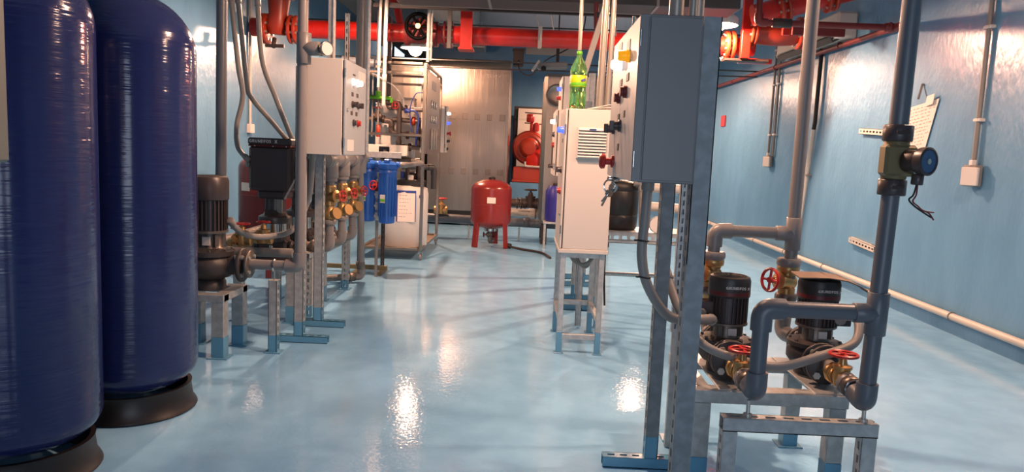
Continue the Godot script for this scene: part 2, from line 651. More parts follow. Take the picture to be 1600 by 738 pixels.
func dial(par: Node3D, c: Vector3, n: Vector3, r: float) -> void:
	var g := part(par, "pressure_gauge", turned(st(), c - n * 0.03, n, [Vector2(0, 0), Vector2(r * 0.9, 0), Vector2(r, 0.006), Vector2(r, 0.034), Vector2(r * 0.9, 0.036), Vector2(r * 0.88, 0.030), Vector2(0, 0.030)], 20), M.chrome)
	part(g, "dial_face", cyl(st(), c - n * 0.001, c + n * 0.002, r * 0.86, 20), M["print white"])

# control panel: box with its door on the side sx (+1 or -1) along x
func panel(called: String, label: String, c: Vector3, size: Vector3, sx: float, paint: Material, door_paint: Material, items: Array, group := "") -> Node3D:
	var t := thing(called, label, "control panel", Vector3(c.x, c.y - size.y * 0.5, c.z), group)
	part(t, "cabinet_body", box(st(), c - Vector3(sx * 0.012, 0, 0), Vector3(size.x - 0.024, size.y, size.z), 0.004), paint)
	part(t, "door_seal", box(st(), c + Vector3(sx * (size.x * 0.5 - 0.021), 0, 0), Vector3(0.012, size.y - 0.02, size.z - 0.02)), M.gap)
	var dx := c.x + sx * size.x * 0.5
	var door := part(t, "door", box(st(), Vector3(dx - sx * 0.008, c.y, c.z), Vector3(0.016, size.y - 0.004, size.z - 0.004), 0.004), door_paint)
	for k in [-1, 1]:
		part(door, "hinge", cyl(st(), Vector3(dx - sx * 0.004, c.y + k * size.y * 0.36 - 0.03, c.z + size.z * 0.5 + 0.004), Vector3(dx - sx * 0.004, c.y + k * size.y * 0.36 + 0.03, c.z + size.z * 0.5 + 0.004), 0.006, 8), M.chrome)
	for it in items:   # [kind, y, z, material]
		var p := Vector3(dx, it[1], it[2])
		var n := Vector3(sx, 0, 0)
		var s := st()
		match it[0]:
			"lamp":
				turned(s, p, n, [Vector2(0.026, 0), Vector2(0.026, 0.012), Vector2(0.021, 0.014), Vector2(0.021, 0.04), Vector2(0.015, 0.047), Vector2(0, 0.047)], 16)
				part(door, "indicator_lamp", s, M[it[3]])
			"knob":
				turned(s, p, n, [Vector2(0.026, 0), Vector2(0.026, 0.010), Vector2(0.02, 0.012), Vector2(0.02, 0.03), Vector2(0, 0.03)], 16)
				box(s, p + n * 0.036, Vector3(0.024, 0.042, 0.012), 0.003)
				part(door, "selector_knob", s, M[it[3]])
			"button":
				turned(s, p, n, [Vector2(0.026, 0), Vector2(0.026, 0.012), Vector2(0.02, 0.014), Vector2(0.02, 0.026), Vector2(0, 0.026)], 16)
				part(door, "push_button", s, M[it[3]])
			"stop":
				turned(s, p, n, [Vector2(0.028, 0), Vector2(0.028, 0.010), Vector2(0.016, 0.014), Vector2(0.016, 0.035), Vector2(0.034, 0.040), Vector2(0.036, 0.055), Vector2(0.026, 0.064), Vector2(0, 0.066)], 18)
				part(door, "emergency_stop", s, M[it[3]])
			"plate":
				box(s, p + n * 0.001, Vector3(0.004, it[4], it[5]), 0.001)
				part(door, "label_plate", s, M[it[3]])
			"lock":
				cyl(s, p, p + n * 0.012, 0.014, 12, 0.002)
				part(door, "door_lock", s, M.chrome)
			"screen":
				box(s, p + n * 0.004, Vector3(0.012, it[4], it[5]), 0.002)
				part(door, "display", s, M[it[3]])
	return t

# ======================================================== room
func room() -> void:
	struct("floor", box(st(), Vector3(0.15, -0.15, -8.2), Vector3(9.0, 0.3, 22.6)), M["floor paint"])
	struct("wall_left", box(st(), Vector3(-3.80, 2.4, -8.2), Vector3(0.3, 4.9, 22.6)), M["wall paint"])
	struct("wall_right", box(st(), Vector3(4.15, 2.4, -8.2), Vector3(0.3, 4.9, 22.6)), M["wall paint"])
	# wall behind the camera with an unseen door, placed to let in cool daylight
	var fr := st()
	box(fr, Vector3(-2.65, 2.4, 2.75), Vector3(3.1, 4.9, 0.3))
	box(fr, Vector3(3.05, 2.4, 2.75), Vector3(2.7, 4.9, 0.3))
	box(fr, Vector3(0.3, 3.8, 2.75), Vector3(2.8, 2.1, 0.3))
	box(fr, Vector3(0.3, 0.12, 2.75), Vector3(2.8, 0.34, 0.3))
	struct("wall_front", fr, M["wall paint"])
	struct("door_1", box(st(), Vector3(0.3, 1.5, 2.80), Vector3(2.8, 2.5, 0.04)), M["unseen door glow"])  # glowing pane out of view, placed to light what faces the camera
	# far wall round one window
	var s := st()
	box(s, Vector3(0.575, 2.4, -19.1), Vector3(7.35, 4.9, 0.3))
	box(s, Vector3(-3.475, 1.6, -19.1), Vector3(0.75, 3.3, 0.3))
	box(s, Vector3(-3.475, 4.55, -19.1), Vector3(0.75, 0.6, 0.3))
	struct("wall_far", s, M["wall paint"])
	var w := struct("window_1", box(st(), Vector3(-3.475, 3.75, -19.16), Vector3(0.55, 1.0, 0.02)), M["lit day"])
	s = st()
	for x in [-3.83, -3.475, -3.12]:
		box(s, Vector3(x, 3.75, -19.08), Vector3(0.06, 1.06, 0.06), 0.004)
	for y in [3.25, 3.75, 4.25]:
		box(s, Vector3(-3.475, y, -19.08), Vector3(0.72, 0.06, 0.06), 0.004)
	struct("window_frame", s, M["dark duct"], w)
	struct("ceiling", box(st(), Vector3(0.15, 4.55, -8.2), Vector3(9.0, 0.3, 22.6)), M["ceiling paint"])

# ======================================================== blue pressure tanks
func tanks() -> void:
	for k in 2:
		var c: Vector3 = [Vector3(-2.12, 0, -3.93), Vector3(-2.19, 0, -3.10)][k]
		var t := thing("pressure_tank", ["tall dark blue resin tank beside the pump with the round black motor", "tall dark blue resin tank nearest the grey box, with its top above the picture"][k], "tank", c, "tall blue filter tanks")
		var pr := [Vector2(0, 0.115)]
		for i in 9:
			var a := PI / 2 * i / 8
			pr.append(Vector2(0.335 * pow(sin(a), 0.7), 0.265 - 0.15 * pow(cos(a), 1.1)))
		pr.append(Vector2(0.335, 1.2))
		for i in 13:
			var a := PI / 2 * i / 12
			pr.append(Vector2(maxf(0.09, 0.335 * cos(a)), 1.94 + 0.31 * sin(a)))
		pr.append(Vector2(0.09, 2.27))
		pr.append(Vector2(0, 2.27))
		part(t, "shell", lathe(st(), pr, Transform3D(Basis(), c), 64), M["tank blue"])
		part(t, "base_skirt", lathe(st(), [Vector2(0.32, 0), Vector2(0.33, 0.008), Vector2(0.325, 0.02), Vector2(0.308, 0.045), Vector2(0.298, 0.125), Vector2(0.302, 0.14), Vector2(0.28, 0.14), Vector2(0.27, 0.02)], Transform3D(Basis(), c), 48), M["tank skirt"], "black moulded skirt")
		part(t, "neck_fitting", lathe(st(), [Vector2(0, 2.26), Vector2(0.10, 2.26), Vector2(0.10, 2.32), Vector2(0.06, 2.33), Vector2(0, 2.34)], Transform3D(Basis(), c), 20), M.black)
	# grey enclosure cut by the left edge of the photograph
	var g := thing("grey_enclosure", "grey green painted enclosure in front of the nearest blue tank", "enclosure", Vector3(-1.27, 0, -1.55))
	part(g, "enclosure_body", box(st(), Vector3(-1.27, 1.83, -1.545), Vector3(0.29, 0.8, 0.11), 0.006), M["enclosure green"])
	part(g, "enclosure_lid", box(st(), Vector3(-1.27, 1.83, -1.48), Vector3(0.294, 0.805, 0.02), 0.004), M["enclosure green"])
	for x in [-1.40, -1.32]:
		part(g, "post", channel(st(), Vector3(x, 0.0, -1.62), Vector3(x, 2.2, -1.62), Vector3(0, 0, 1), 0.05, 0.04), M.galvanised)

# ======================================================== black inline pump at the left front, and its riser
func pump_near() -> void:
	var f := thing("pump_stand", "square galvanised pump stand beside the blue tank", "stand", Vector3(-2.2, 0, -5.1))
	for x in [-2.36, -2.05]:
		for z in [-5.28, -4.93]:
			leg(f, x, z, 0.40, 0.085, 0.15)
	var s := st()
	for z in [-5.28, -4.93]:
		box(s, Vector3(-2.205, 0.42, z), Vector3(0.40, 0.05, 0.09), 0.003)
	for x in [-2.36, -2.05]:
		box(s, Vector3(x, 0.42, -5.105), Vector3(0.09, 0.049, 0.42), 0.003)
	part(f, "top_frame", s, M.galvanised)
	var c := Vector3(-2.2, 0.445, -5.12)
	var p := thing("inline_pump", "black inline pump with a round motor beside the blue tank", "pump", c)
	inline_body(p, c, 1.3, Vector3(1, 0, 0), 0.0, false, 1.29)
	var d := thing("riser_pipe", "thick grey riser with elbow and gauge in front of the left cream panel", "pipe", Vector3(-1.56, 0, -5.12))
	flange(d, Vector3(-1.915, 0.63, -5.12), Vector3(1, 0, 0), 0.098, 0.02, M["flange steel"], 4, 0.013)
	run(d, [Vector3(-1.905, 0.63, -5.12), Vector3(-1.56, 0.63, -5.12), Vector3(-1.545, 4.40, -5.12)], 0.036, M["lit grey pvc"], 1.3)
	tee(d, Vector3(-1.545, 2.14, -5.12), Vector3.UP, Vector3(1, 0.02, 0.1), 0.040, M["lit grey pvc"])
	collar(d, Vector3(-1.66, 0.63, -5.12), Vector3(-1.60, 0.63, -5.12), 0.046, M["lit grey pvc"])
	collar(d, Vector3(-1.44, 2.14, -5.11), Vector3(-1.40, 2.14, -5.105), 0.026, M["brown steel"], "gauge_cock")
	dial(d, Vector3(-1.375, 2.14, -5.08), Vector3(0.75, 0, 0.66), 0.05)
	var u := thing("pipe_prop", "short galvanised prop holding the horizontal grey pipe with a bolt", "support", Vector3(-1.74, 0, -5.12))
	part(u, "post", channel(st(), Vector3(-1.74, 0.13, -5.12), Vector3(-1.74, 0.52, -5.12), Vector3(1, 0, 0), 0.065, 0.06), M.galvanised)
	part(u, "painted_foot", box(channel(st(), Vector3(-1.74, 0.0, -5.12), Vector3(-1.74, 0.13, -5.12), Vector3(1, 0, 0), 0.067, 0.062), Vector3(-1.74, 0.004, -5.12), Vector3(0.12, 0.008, 0.10), 0.002), M["foot paint"])
	part(u, "top_plate", box(st(), Vector3(-1.74, 0.523, -5.12), Vector3(0.066, 0.006, 0.066), 0.001), M.galvanised)
	part(u, "stud", cyl(st(), Vector3(-1.74, 0.52, -5.12), Vector3(-1.74, 0.60, -5.12), 0.006, 8), M.bolt)
	part(u, "pipe_clip", ring(st(), Vector3(-1.74, 0.63, -5.12), Vector3(1, 0, 0), 0.041, 0.007, 20, 6), M.chrome)

# inline pump: c is the middle of its foot, k its scale (about 0.49 m tall at 1), out the discharge direction, turn the side of its terminal box
func inline_body(p: Node3D, c: Vector3, k: float, out: Vector3, box_turn: float, box_on := true, tall := 1.0) -> void:
	var kv := Vector3(k, k * tall, k)
	var xf := Transform3D(Basis().scaled(kv), c)
	var vol := lathe(st(), [Vector2(0, 0), Vector2(0.085, 0), Vector2(0.085, 0.03), Vector2(0.075, 0.045), Vector2(0.11, 0.055), Vector2(0.128, 0.08), Vector2(0.128, 0.12), Vector2(0.115, 0.14), Vector2(0.13, 0.145), Vector2(0.13, 0.165), Vector2(0.09, 0.175), Vector2(0, 0.175)], xf, 32)
	for sg in [-1, 1]:
		cyl(vol, c + out * (0.06 * k * sg) + Vector3(0, 0.105 * kv.y, 0), c + out * (0.175 * k * sg) + Vector3(0, 0.105 * kv.y, 0), 0.055 * k, 18)
	var v := part(p, "volute", vol, M["cast black"])
	for sg in [-1, 1]:
		flange(p, c + out * (0.18 * k * sg) + Vector3(0, 0.105 * kv.y, 0), out, 0.092 * k, 0.02 * k, M["cast black"], 4, 0.013 * k)
	for i in 8:
		var a := TAU * (i + 0.5) / 8
		var q := c + Vector3(cos(a) * 0.115, 0.165, sin(a) * 0.115) * kv
		part(v, "bolt", cyl(st(), q, q + Vector3(0, 0.012 * k, 0), 0.008 * k, 6), M["flange steel"])
	var la := lathe(st(), [Vector2(0.07, 0.17), Vector2(0.062, 0.185), Vector2(0.062, 0.235), Vector2(0.098, 0.24), Vector2(0.098, 0.25), Vector2(0, 0.25)], xf, 24)
	for a in [0.7, 2.2, 3.9, 5.4]:
		box(la, c + Vector3(cos(a) * 0.066, 0.21, sin(a) * 0.066) * kv, Vector3(0.03, 0.05, 0.02) * kv, 0.0, Basis(Vector3.UP, -a))
	var l := part(p, "lantern", la, M["flange steel"])
	part(l, "nameplate", box(st(), c + Vector3(0.01, 0.207, 0.066) * kv, Vector3(0.042, 0.036, 0.008) * kv, 0.001), M["print white"])
	var mo := lathe(st(), [Vector2(0, 0.25), Vector2(0.083, 0.25), Vector2(0.083, 0.385), Vector2(0, 0.385)], xf, 28)
	for i in 28:
		var a := TAU * i / 28
		box(mo, c + Vector3(cos(a) * 0.087, 0.315, sin(a) * 0.087) * kv, Vector3(0.016, 0.125, 0.005) * kv, 0.0, Basis(Vector3.UP, -a))
	part(p, "motor", mo, M.black)
	var cap := part(p, "motor_cap", lathe(st(), [Vector2(0.09, 0.375), Vector2(0.099, 0.378), Vector2(0.1, 0.38), Vector2(0.1, 0.455), Vector2(0.094, 0.472), Vector2(0.08, 0.478), Vector2(0.078, 0.474), Vector2(0, 0.474)], xf, 36), M["motor cap"] if box_on else M.black)
	if box_on:
		part(cap, "red_stripe", lathe(st(), [Vector2(0.1, 0.387), Vector2(0.1008, 0.387), Vector2(0.1008, 0.405), Vector2(0.1, 0.405)], xf, 36), M["motor stripe"])
	for i in 6:
		part(cap, "grille_ring", ring(st(), c + Vector3(0, 0.4765 * kv.y, 0), Vector3.UP, (0.014 + 0.012 * i) * k, 0.0026 * k, 28, 5), M.rubber)
	if box_on:
		var b := Vector3(sin(box_turn), 0, cos(box_turn))
		var t := part(p, "terminal_box", box(st(), c + (b * 0.118 + Vector3(0, 0.30, 0)) * kv, Vector3(0.085, 0.10, 0.075) * kv, 0.004, Basis(Vector3.UP, box_turn)), M.black)
		part(t, "cable_gland", cyl(st(), c + (b * 0.14 + Vector3(0, 0.29, 0.04)) * kv, c + (b * 0.15 + Vector3(0, 0.29, 0.075)) * kv, 0.027 * k, 12), M["conduit grey"])

# ======================================================== panel on the left of the aisle
func frame_upright(par: Node3D, x: float, z: float, top: float, n: Vector3, w: float, x0: float, x1: float, m: Material = M.galvanised) -> void:
	var u := part(par, "upright", channel(st(), Vector3(x, 0.16, z), Vector3(x, top, z), n, w, w), m)
	part(u, "painted_foot", channel(st(), Vector3(x, 0.04, z), Vector3(x, 0.16, z), n, w, w), M["foot paint"], "upright end painted over in floor blue")
	part(par, "floor_foot", channel(st(), Vector3(x0, 0.027, z + 0.004), Vector3(x1, 0.027, z + 0.004), Vector3.UP, w, 0.053), M["foot paint"])

func left_panel() -> void:
	var f := thing("panel_frame", "pair of slotted uprights with long floor feet under the left cream panel", "frame", Vector3(-1.65, 0, -5.68))
	for z in [-5.43, -5.94]:
		frame_upright(f, -1.65, z, 2.05, Vector3(1, 0, 0), 0.07, -1.84, -1.43)
	part(f, "brace", beam(st(), Vector3(-1.60, 1.40, -5.43), Vector3(-1.76, 1.08, -5.40), 0.035, 0.012), M["dark and shaded pvc"])
	for y in [1.5, 2.0]:
		part(f, "cross_rail", channel(st(), Vector3(-1.615, y, -5.36), Vector3(-1.615, y, -6.02), Vector3(1, 0, 0), 0.04, 0.012), M.galvanised)
	panel("control_panel", "cream control panel with two white lamps, left of the aisle", Vector3(-1.455, 1.765, -5.69), Vector3(0.29, 0.69, 0.68), 1.0, M.cabinet, M["cabinet shaded"], [
		["lamp", 1.965, -5.56, "lit white"], ["lamp", 1.965, -5.70, "lit white"],
		["plate", 2.03, -5.86, "print white", 0.075, 0.22], ["plate", 2.02, -5.6, "rubber", 0.012, 0.08],
		["plate", 1.875, -5.56, "brown steel", 0.03, 0.06], ["plate", 1.875, -5.72, "brown steel", 0.03, 0.06],
		["knob", 1.80, -5.56, "black"], ["knob", 1.80, -5.74, "black"],
		["plate", 1.735, -5.54, "brown steel", 0.03, 0.06], ["plate", 1.735, -5.70, "brown steel", 0.03, 0.06],
		["button", 1.665, -5.60, "black"], ["button", 1.665, -5.74, "handle red"],
		["plate", 1.495, -5.52, "print white", 0.085, 0.2], ["lock", 1.75, -5.40, ""]])
	# vertical cable duct and strut above it
	var t := thing("wall_trunking", "bright steel cable trunk rising from the left cream panel", "trunking", Vector3(-1.49, 2.11, -5.62))
	part(t, "duct", box(st(), Vector3(-1.49, 3.255, -5.62), Vector3(0.035, 2.29, 0.07), 0.003), M.galvanised)
	part(t, "cover_lip", box(st(), Vector3(-1.466, 3.255, -5.60), Vector3(0.014, 2.29, 0.05), 0.003), M.galvanised)
	single("strut_hanger", channel(st(), Vector3(-1.44, 2.10, -5.9), Vector3(-1.44, 2.52, -5.9), Vector3(0, 0, 1), 0.035, 0.03), M.galvanised, "short slotted strut standing on the left cream panel", "strut")
	# flexible conduits that drop to the tall pumps
	flexible("flexible_conduit", [Vector3(-2.50, 2.68, -6.25), Vector3(-2.42, 2.13, -6.2), Vector3(-2.38, 1.87, -6.2), Vector3(-2.41, 1.62, -6.15), Vector3(-2.38, 1.44, -6.1), Vector3(-2.28, 1.34, -6.06)], 0.021, M["conduit grey"], "grey flexible conduit looping into the end of the first tall pump motor", "flexible conduits above the tall pumps")
	flexible("flexible_conduit", [Vector3(-2.46, 2.68, -6.3), Vector3(-2.385, 2.0, -6.3), Vector3(-2.36, 1.86, -6.35), Vector3(-2.28, 1.68, -6.6), Vector3(-2.2, 1.5, -6.85)], 0.021, M["conduit grey"], "grey flexible conduit splitting off behind the first tall pump motor", "flexible conduits above the tall pumps")
	flexible("flexible_conduit", [Vector3(-2.33, 2.68, -6.4), Vector3(-2.29, 2.19, -6.4), Vector3(-2.19, 1.88, -6.45), Vector3(-2.09, 1.60, -6.5), Vector3(-2.06, 1.50, -6.55)], 0.021, M["conduit grey"], "dark flexible conduit falling straight behind the black motor label", "flexible conduits above the tall pumps")
	flexible("flexible_conduit", [Vector3(-1.60, 1.42, -5.55), Vector3(-1.64, 1.1, -5.6), Vector3(-1.74, 0.85, -5.58), Vector3(-1.88, 0.79, -5.48), Vector3(-2.0, 0.80, -5.36), Vector3(-2.05, 0.86, -5.24), Vector3(-2.065, 0.93, -5.15)], 0.022, M["conduit grey"], "grey flexible conduit sagging from the left cream panel to the near pump")
	# grey riser behind the near pump
	var r := thing("suction_riser", "thick grey riser beside the far blue tank", "pipe", Vector3(-2.32, 0.6, -5.62))
	part(r, "pipe", cyl(st(), Vector3(-2.33, 0.62, -5.62), Vector3(-2.30, 4.40, -5.62), 0.040, 18), M["dark and shaded pvc"])
	collar(r, Vector3(-2.33, 1.12, -5.62), Vector3(-2.329, 1.22, -5.62), 0.050, M["dark and shaded pvc"])

# ======================================================== tall multistage pumps on their stand
func multistage() -> void:
	var f := thing("pump_stand", "long galvanised stand under the tall black pumps", "stand", Vector3(-2.12, 0, -6.95))
	for x in [-2.34, -1.90]:
		for z in [-6.02, -6.95, -7.9]:
			leg(f, x, z, 0.46, 0.075, 0.14)
	for x in [-2.34, -1.90]:
		part(f, "side_rail", box(st(), Vector3(x, 0.485, -6.95), Vector3(0.08, 0.05, 1.96), 0.003), M.galvanised)
	for z in [-6.02, -6.45, -6.95, -7.45, -7.9]:
		part(f, "cross_rail", box(st(), Vector3(-2.12, 0.484, z), Vector3(0.36, 0.048, 0.08), 0.003), M.galvanised)
	local = true
	var p := thing("multistage_pump", "tall black pump with the printed motor box, first of the row", "pump", Vector3(-2.10, 0.511, -6.2), "row of tall black pumps")
	# foot and chamber
	part(p, "base", lathe(box(box(st(), Vector3(0, 0.02, 0), Vector3(0.32, 0.04, 0.26), 0.006), Vector3(0, 0.10, 0), Vector3(0.24, 0.13, 0.18), 0.02), [Vector2(0, 0.15), Vector2(0.12, 0.15), Vector2(0.12, 0.19), Vector2(0, 0.19)], Transform3D(), 28), M.black)
	for sx in [-1, 1]:
		var q := Vector3(sx * 0.14, 0.095, 0)
		flange(p, q, Vector3(1, 0, 0), 0.06, 0.02, M["cast black"], 4, 0.008)
	part(p, "drain_plug", cyl(st(), Vector3(0, 0.11, 0.085), Vector3(0, 0.11, 0.112), 0.017, 8, 0.003), M.chrome)
	part(p, "chamber_sleeve", cyl(st(), Vector3(0, 0.19, 0), Vector3(0, 0.31, 0), 0.095, 28), M.chrome, "polished steel sleeve")
	for k in 4:
		var a := TAU * (k + 0.5) / 4
		part(p, "tie_rod", cyl(st(), Vector3(cos(a) * 0.115, 0.17, sin(a) * 0.115), Vector3(cos(a) * 0.115, 0.34, sin(a) * 0.115), 0.008, 8), M["flange steel"])
	var hd := part(p, "pump_head", lathe(st(), [Vector2(0, 0.305), Vector2(0.135, 0.305), Vector2(0.14, 0.345), Vector2(0.135, 0.36), Vector2(0.10, 0.375), Vector2(0.085, 0.40), Vector2(0, 0.40)], Transform3D(), 28), M.black)
	part(hd, "nameplate", box(st(), Vector3(-0.01, 0.39, 0.085), Vector3(0.10, 0.05, 0.012), 0.002, Basis(Vector3.RIGHT, -0.25)), M["brown steel"])
	part(p, "motor_stool", box(lathe(st(), [Vector2(0.075, 0.38), Vector2(0.07, 0.54), Vector2(0, 0.54)], Transform3D(), 20), Vector3(0, 0.46, 0), Vector3(0.15, 0.18, 0.10), 0.01), M.black)
	part(p, "coupling_guard", box(st(), Vector3(0.055, 0.455, 0.06), Vector3(0.05, 0.13, 0.02), 0.004), M["conduit grey"])
	var mo := box(st(), Vector3(-0.005, 0.765, 0), Vector3(0.345, 0.37, 0.30), 0.022)
	box(mo, Vector3(0, 0.55, 0), Vector3(0.24, 0.08, 0.22), 0.02)
	for i in 9:
		box(mo, Vector3(0.172, 0.78, -0.12 + 0.03 * i), Vector3(0.04, 0.30, 0.008))
	part(p, "motor", mo, M.black)
	var cap := part(p, "motor_cap", box(st(), Vector3(0, 0.985, 0), Vector3(0.36, 0.06, 0.32), 0.012), M.black)
	part(cap, "red_stripe", box(st(), Vector3(0, 0.951, 0), Vector3(0.35, 0.014, 0.314), 0.003), M["motor stripe"])
	for x in [-0.12, 0.03, 0.14]:
		part(cap, "screw", cyl(st(), Vector3(x, 0.948, 0.156), Vector3(x, 0.948, 0.162), 0.006, 6), M.bolt)
	text(cap, "logo_print", "GRUNDFOS", Vector3(-0.075, 0.987, 0.1605), Vector3.RIGHT, Vector3.UP, 0.034, M["print white"])
	text(cap, "logo_print", "X", Vector3(0.055, 0.987, 0.1605), Vector3.RIGHT, Vector3.UP, 0.038, M["print white"])
	part(p, "cable_gland", cyl(st(), Vector3(-0.170, 0.80, 0.10), Vector3(-0.20, 0.79, 0.13), 0.026, 12, 0.003), M["conduit grey"])
	local = false
	copy(p, Vector3(-2.08, 0.511, -6.85), "tall black pump half hidden by the thick grey riser, second of the row")
	copy(p, Vector3(-2.08, 0.511, -7.5), "tall black pump behind the left cream panel, last of the row")

# ======================================================== manifold with brass valves
func manifold() -> void:
	var h := thing("discharge_manifold", "grey discharge header with three drops and brass valves behind the cream panel", "manifold", Vector3(-1.56, 0, -6.9))
	var hp := Vector3(-1.66, 1.365, -6.14)
	part(h, "header", cyl(st(), hp, Vector3(-1.66, 1.365, -7.52), 0.055, 20), M["lit grey pvc"])
	collar(h, hp + Vector3(0, 0, 0.02), hp - Vector3(0, 0, 0.05), 0.064, M["lit grey pvc"], "end_cap")
	part(h, "riser", cyl(st(), Vector3(-1.66, 1.36, -7.40), Vector3(-1.66, 4.39, -7.40), 0.055, 20), M["lit grey pvc"])
	tee(h, Vector3(-1.66, 1.365, -7.40), Vector3.UP, Vector3(0, 0, -1), 0.055, M["lit grey pvc"])
	part(h, "riser", cyl(st(), Vector3(-1.575, 1.42, -7.3), Vector3(-1.575, 4.39, -7.3), 0.022, 14), M.galvanised, "thin bright galvanised riser")
	var i := 0
	for z in [-6.3, -6.72, -7.14]:
		var x := -1.66
		tee(h, Vector3(x, 1.365, z), Vector3(0, 0, 1), Vector3(0, -1, 0), 0.055, M["lit grey pvc"])
		part(h, "drop_pipe", cyl(st(), Vector3(x, 1.25, z), Vector3(x, 0.86, z), 0.036, 16), M["lit grey pvc"])
		union_ring(h, Vector3(x, 1.20, z), Vector3.UP, 0.042, M["lit grey pvc"])
		union_ring(h, Vector3(x, 1.13, z), Vector3.UP, 0.036, M.brass)
		valve(h, Vector3(x, 1.05, z), Vector3.UP, Vector3(0.9, 0.1, 0.45), 0.038, 0.045)
		# swing check valve below
		var s := st()
		turned(s, Vector3(x, 0.84, z), Vector3.UP, [Vector2(0.04, 0), Vector2(0.05, 0.02), Vector2(0.062, 0.05), Vector2(0.05, 0.09), Vector2(0.04, 0.10), Vector2(0.04, 0.13)], 14)
		turned(s, Vector3(x, 0.89, z), Vector3(0.8, 0.25, 0.5), [Vector2(0.045, 0), Vector2(0.042, 0.07), Vector2(0.05, 0.07), Vector2(0.05, 0.09), Vector2(0, 0.09)], 12)
		part(h, "check_valve", s, M.brass)
		union_ring(h, Vector3(x, 0.83, z), Vector3.UP, 0.042, M["lit grey pvc"])
		run(h, [Vector3(x, 0.84, z), Vector3(x, 0.61, z), Vector3(-1.95, 0.61, z + 0.05 * (i - 1))], 0.036, M["lit grey pvc"], 1.25)
		union_ring(h, Vector3(-1.80, 0.61, z), Vector3(1, 0, 0), 0.044, M["flange steel"])
		union_ring(h, Vector3(-1.88, 0.61, z + 0.02), Vector3(1, 0, 0), 0.046, M.brass)
		part(h, "pipe_clip", ring(st(), Vector3(-1.75, 0.61, z), Vector3(1, 0, 0), 0.041, 0.006, 16, 6), M.chrome)
		i += 1
	# low slotted support in front of the manifold
	var f := thing("manifold_support", "low slotted steel support under the brass valves", "support", Vector3(-1.82, 0, -6.9))
	for z in [-6.25, -7.55]:
		part(f, "upright", channel(st(), Vector3(-1.82, 0.1, z), Vector3(-1.82, 0.52, z), Vector3(0, 0, 1), 0.06, 0.05), M.galvanised)
		part(f, "painted_foot", box(channel(st(), Vector3(-1.82, 0, z), Vector3(-1.82, 0.1, z), Vector3(0, 0, 1), 0.062, 0.052), Vector3(-1.82, 0.004, z), Vector3(0.12, 0.008, 0.12), 0.002), M["foot paint"])
	part(f, "top_rail", channel(st(), Vector3(-1.82, 0.545, -6.15), Vector3(-1.82, 0.545, -7.6), Vector3.UP, 0.06, 0.05), M.galvanised)
	# brass valves with red wheels on the wall side of the pumps
	var b := thing("suction_line", "low suction pipe with brass valves and red wheels behind the near pump", "pipe", Vector3(-2.55, 0, -6.6))
	part(b, "pipe", cyl(st(), Vector3(-2.62, 0.61, -5.75), Vector3(-2.62, 0.61, -7.6), 0.05, 18), M["lit grey pvc"])
	for z in [-6.2, -6.85, -7.5]:
		part(b, "branch", cyl(st(), Vector3(-2.62, 0.61, z), Vector3(-2.27, 0.61, z), 0.036, 16), M["lit grey pvc"])
		valve(b, Vector3(-2.42, 0.61, z), Vector3(1, 0, 0), Vector3.UP, 0.04, 0.055)
	var b2 := thing("gate_valve_line", "brass gate valve on the grey pipe beside the round black motor", "valve", Vector3(-2.14, 0.62, -5.6))
	part(b2, "pipe", cyl(st(), Vector3(-2.33, 0.64, -5.62), Vector3(-1.78, 0.64, -5.66), 0.036, 16), M["lit grey pvc"])
	valve(b2, Vector3(-2.19, 0.72, -5.7), Vector3(1, 0, 0), Vector3.UP, 0.036, 0.055)
	valve(b2, Vector3(-2.06, 0.73, -5.8), Vector3(1, 0, 0), Vector3.UP, 0.036, 0.05)
	# drain pipe that drops to the floor and turns to the wall
	var d := thing("drain_pipe", "grey drain pipe dropping to a steel elbow on the floor beside the filters", "pipe", Vector3(-1.74, 0, -8.0))
	run(d, [Vector3(-1.70, 1.34, -7.60), Vector3(-1.74, 0.07, -7.95), Vector3(-2.3, 0.07, -7.6)], 0.036, M["lit grey pvc"], 1.2)
	collar(d, Vector3(-1.745, 0.24, -7.90), Vector3(-1.742, 0.18, -7.92), 0.048, M["flange steel"])
	collar(d, Vector3(-1.80, 0.07, -7.915), Vector3(-1.86, 0.07, -7.88), 0.048, M["flange steel"])

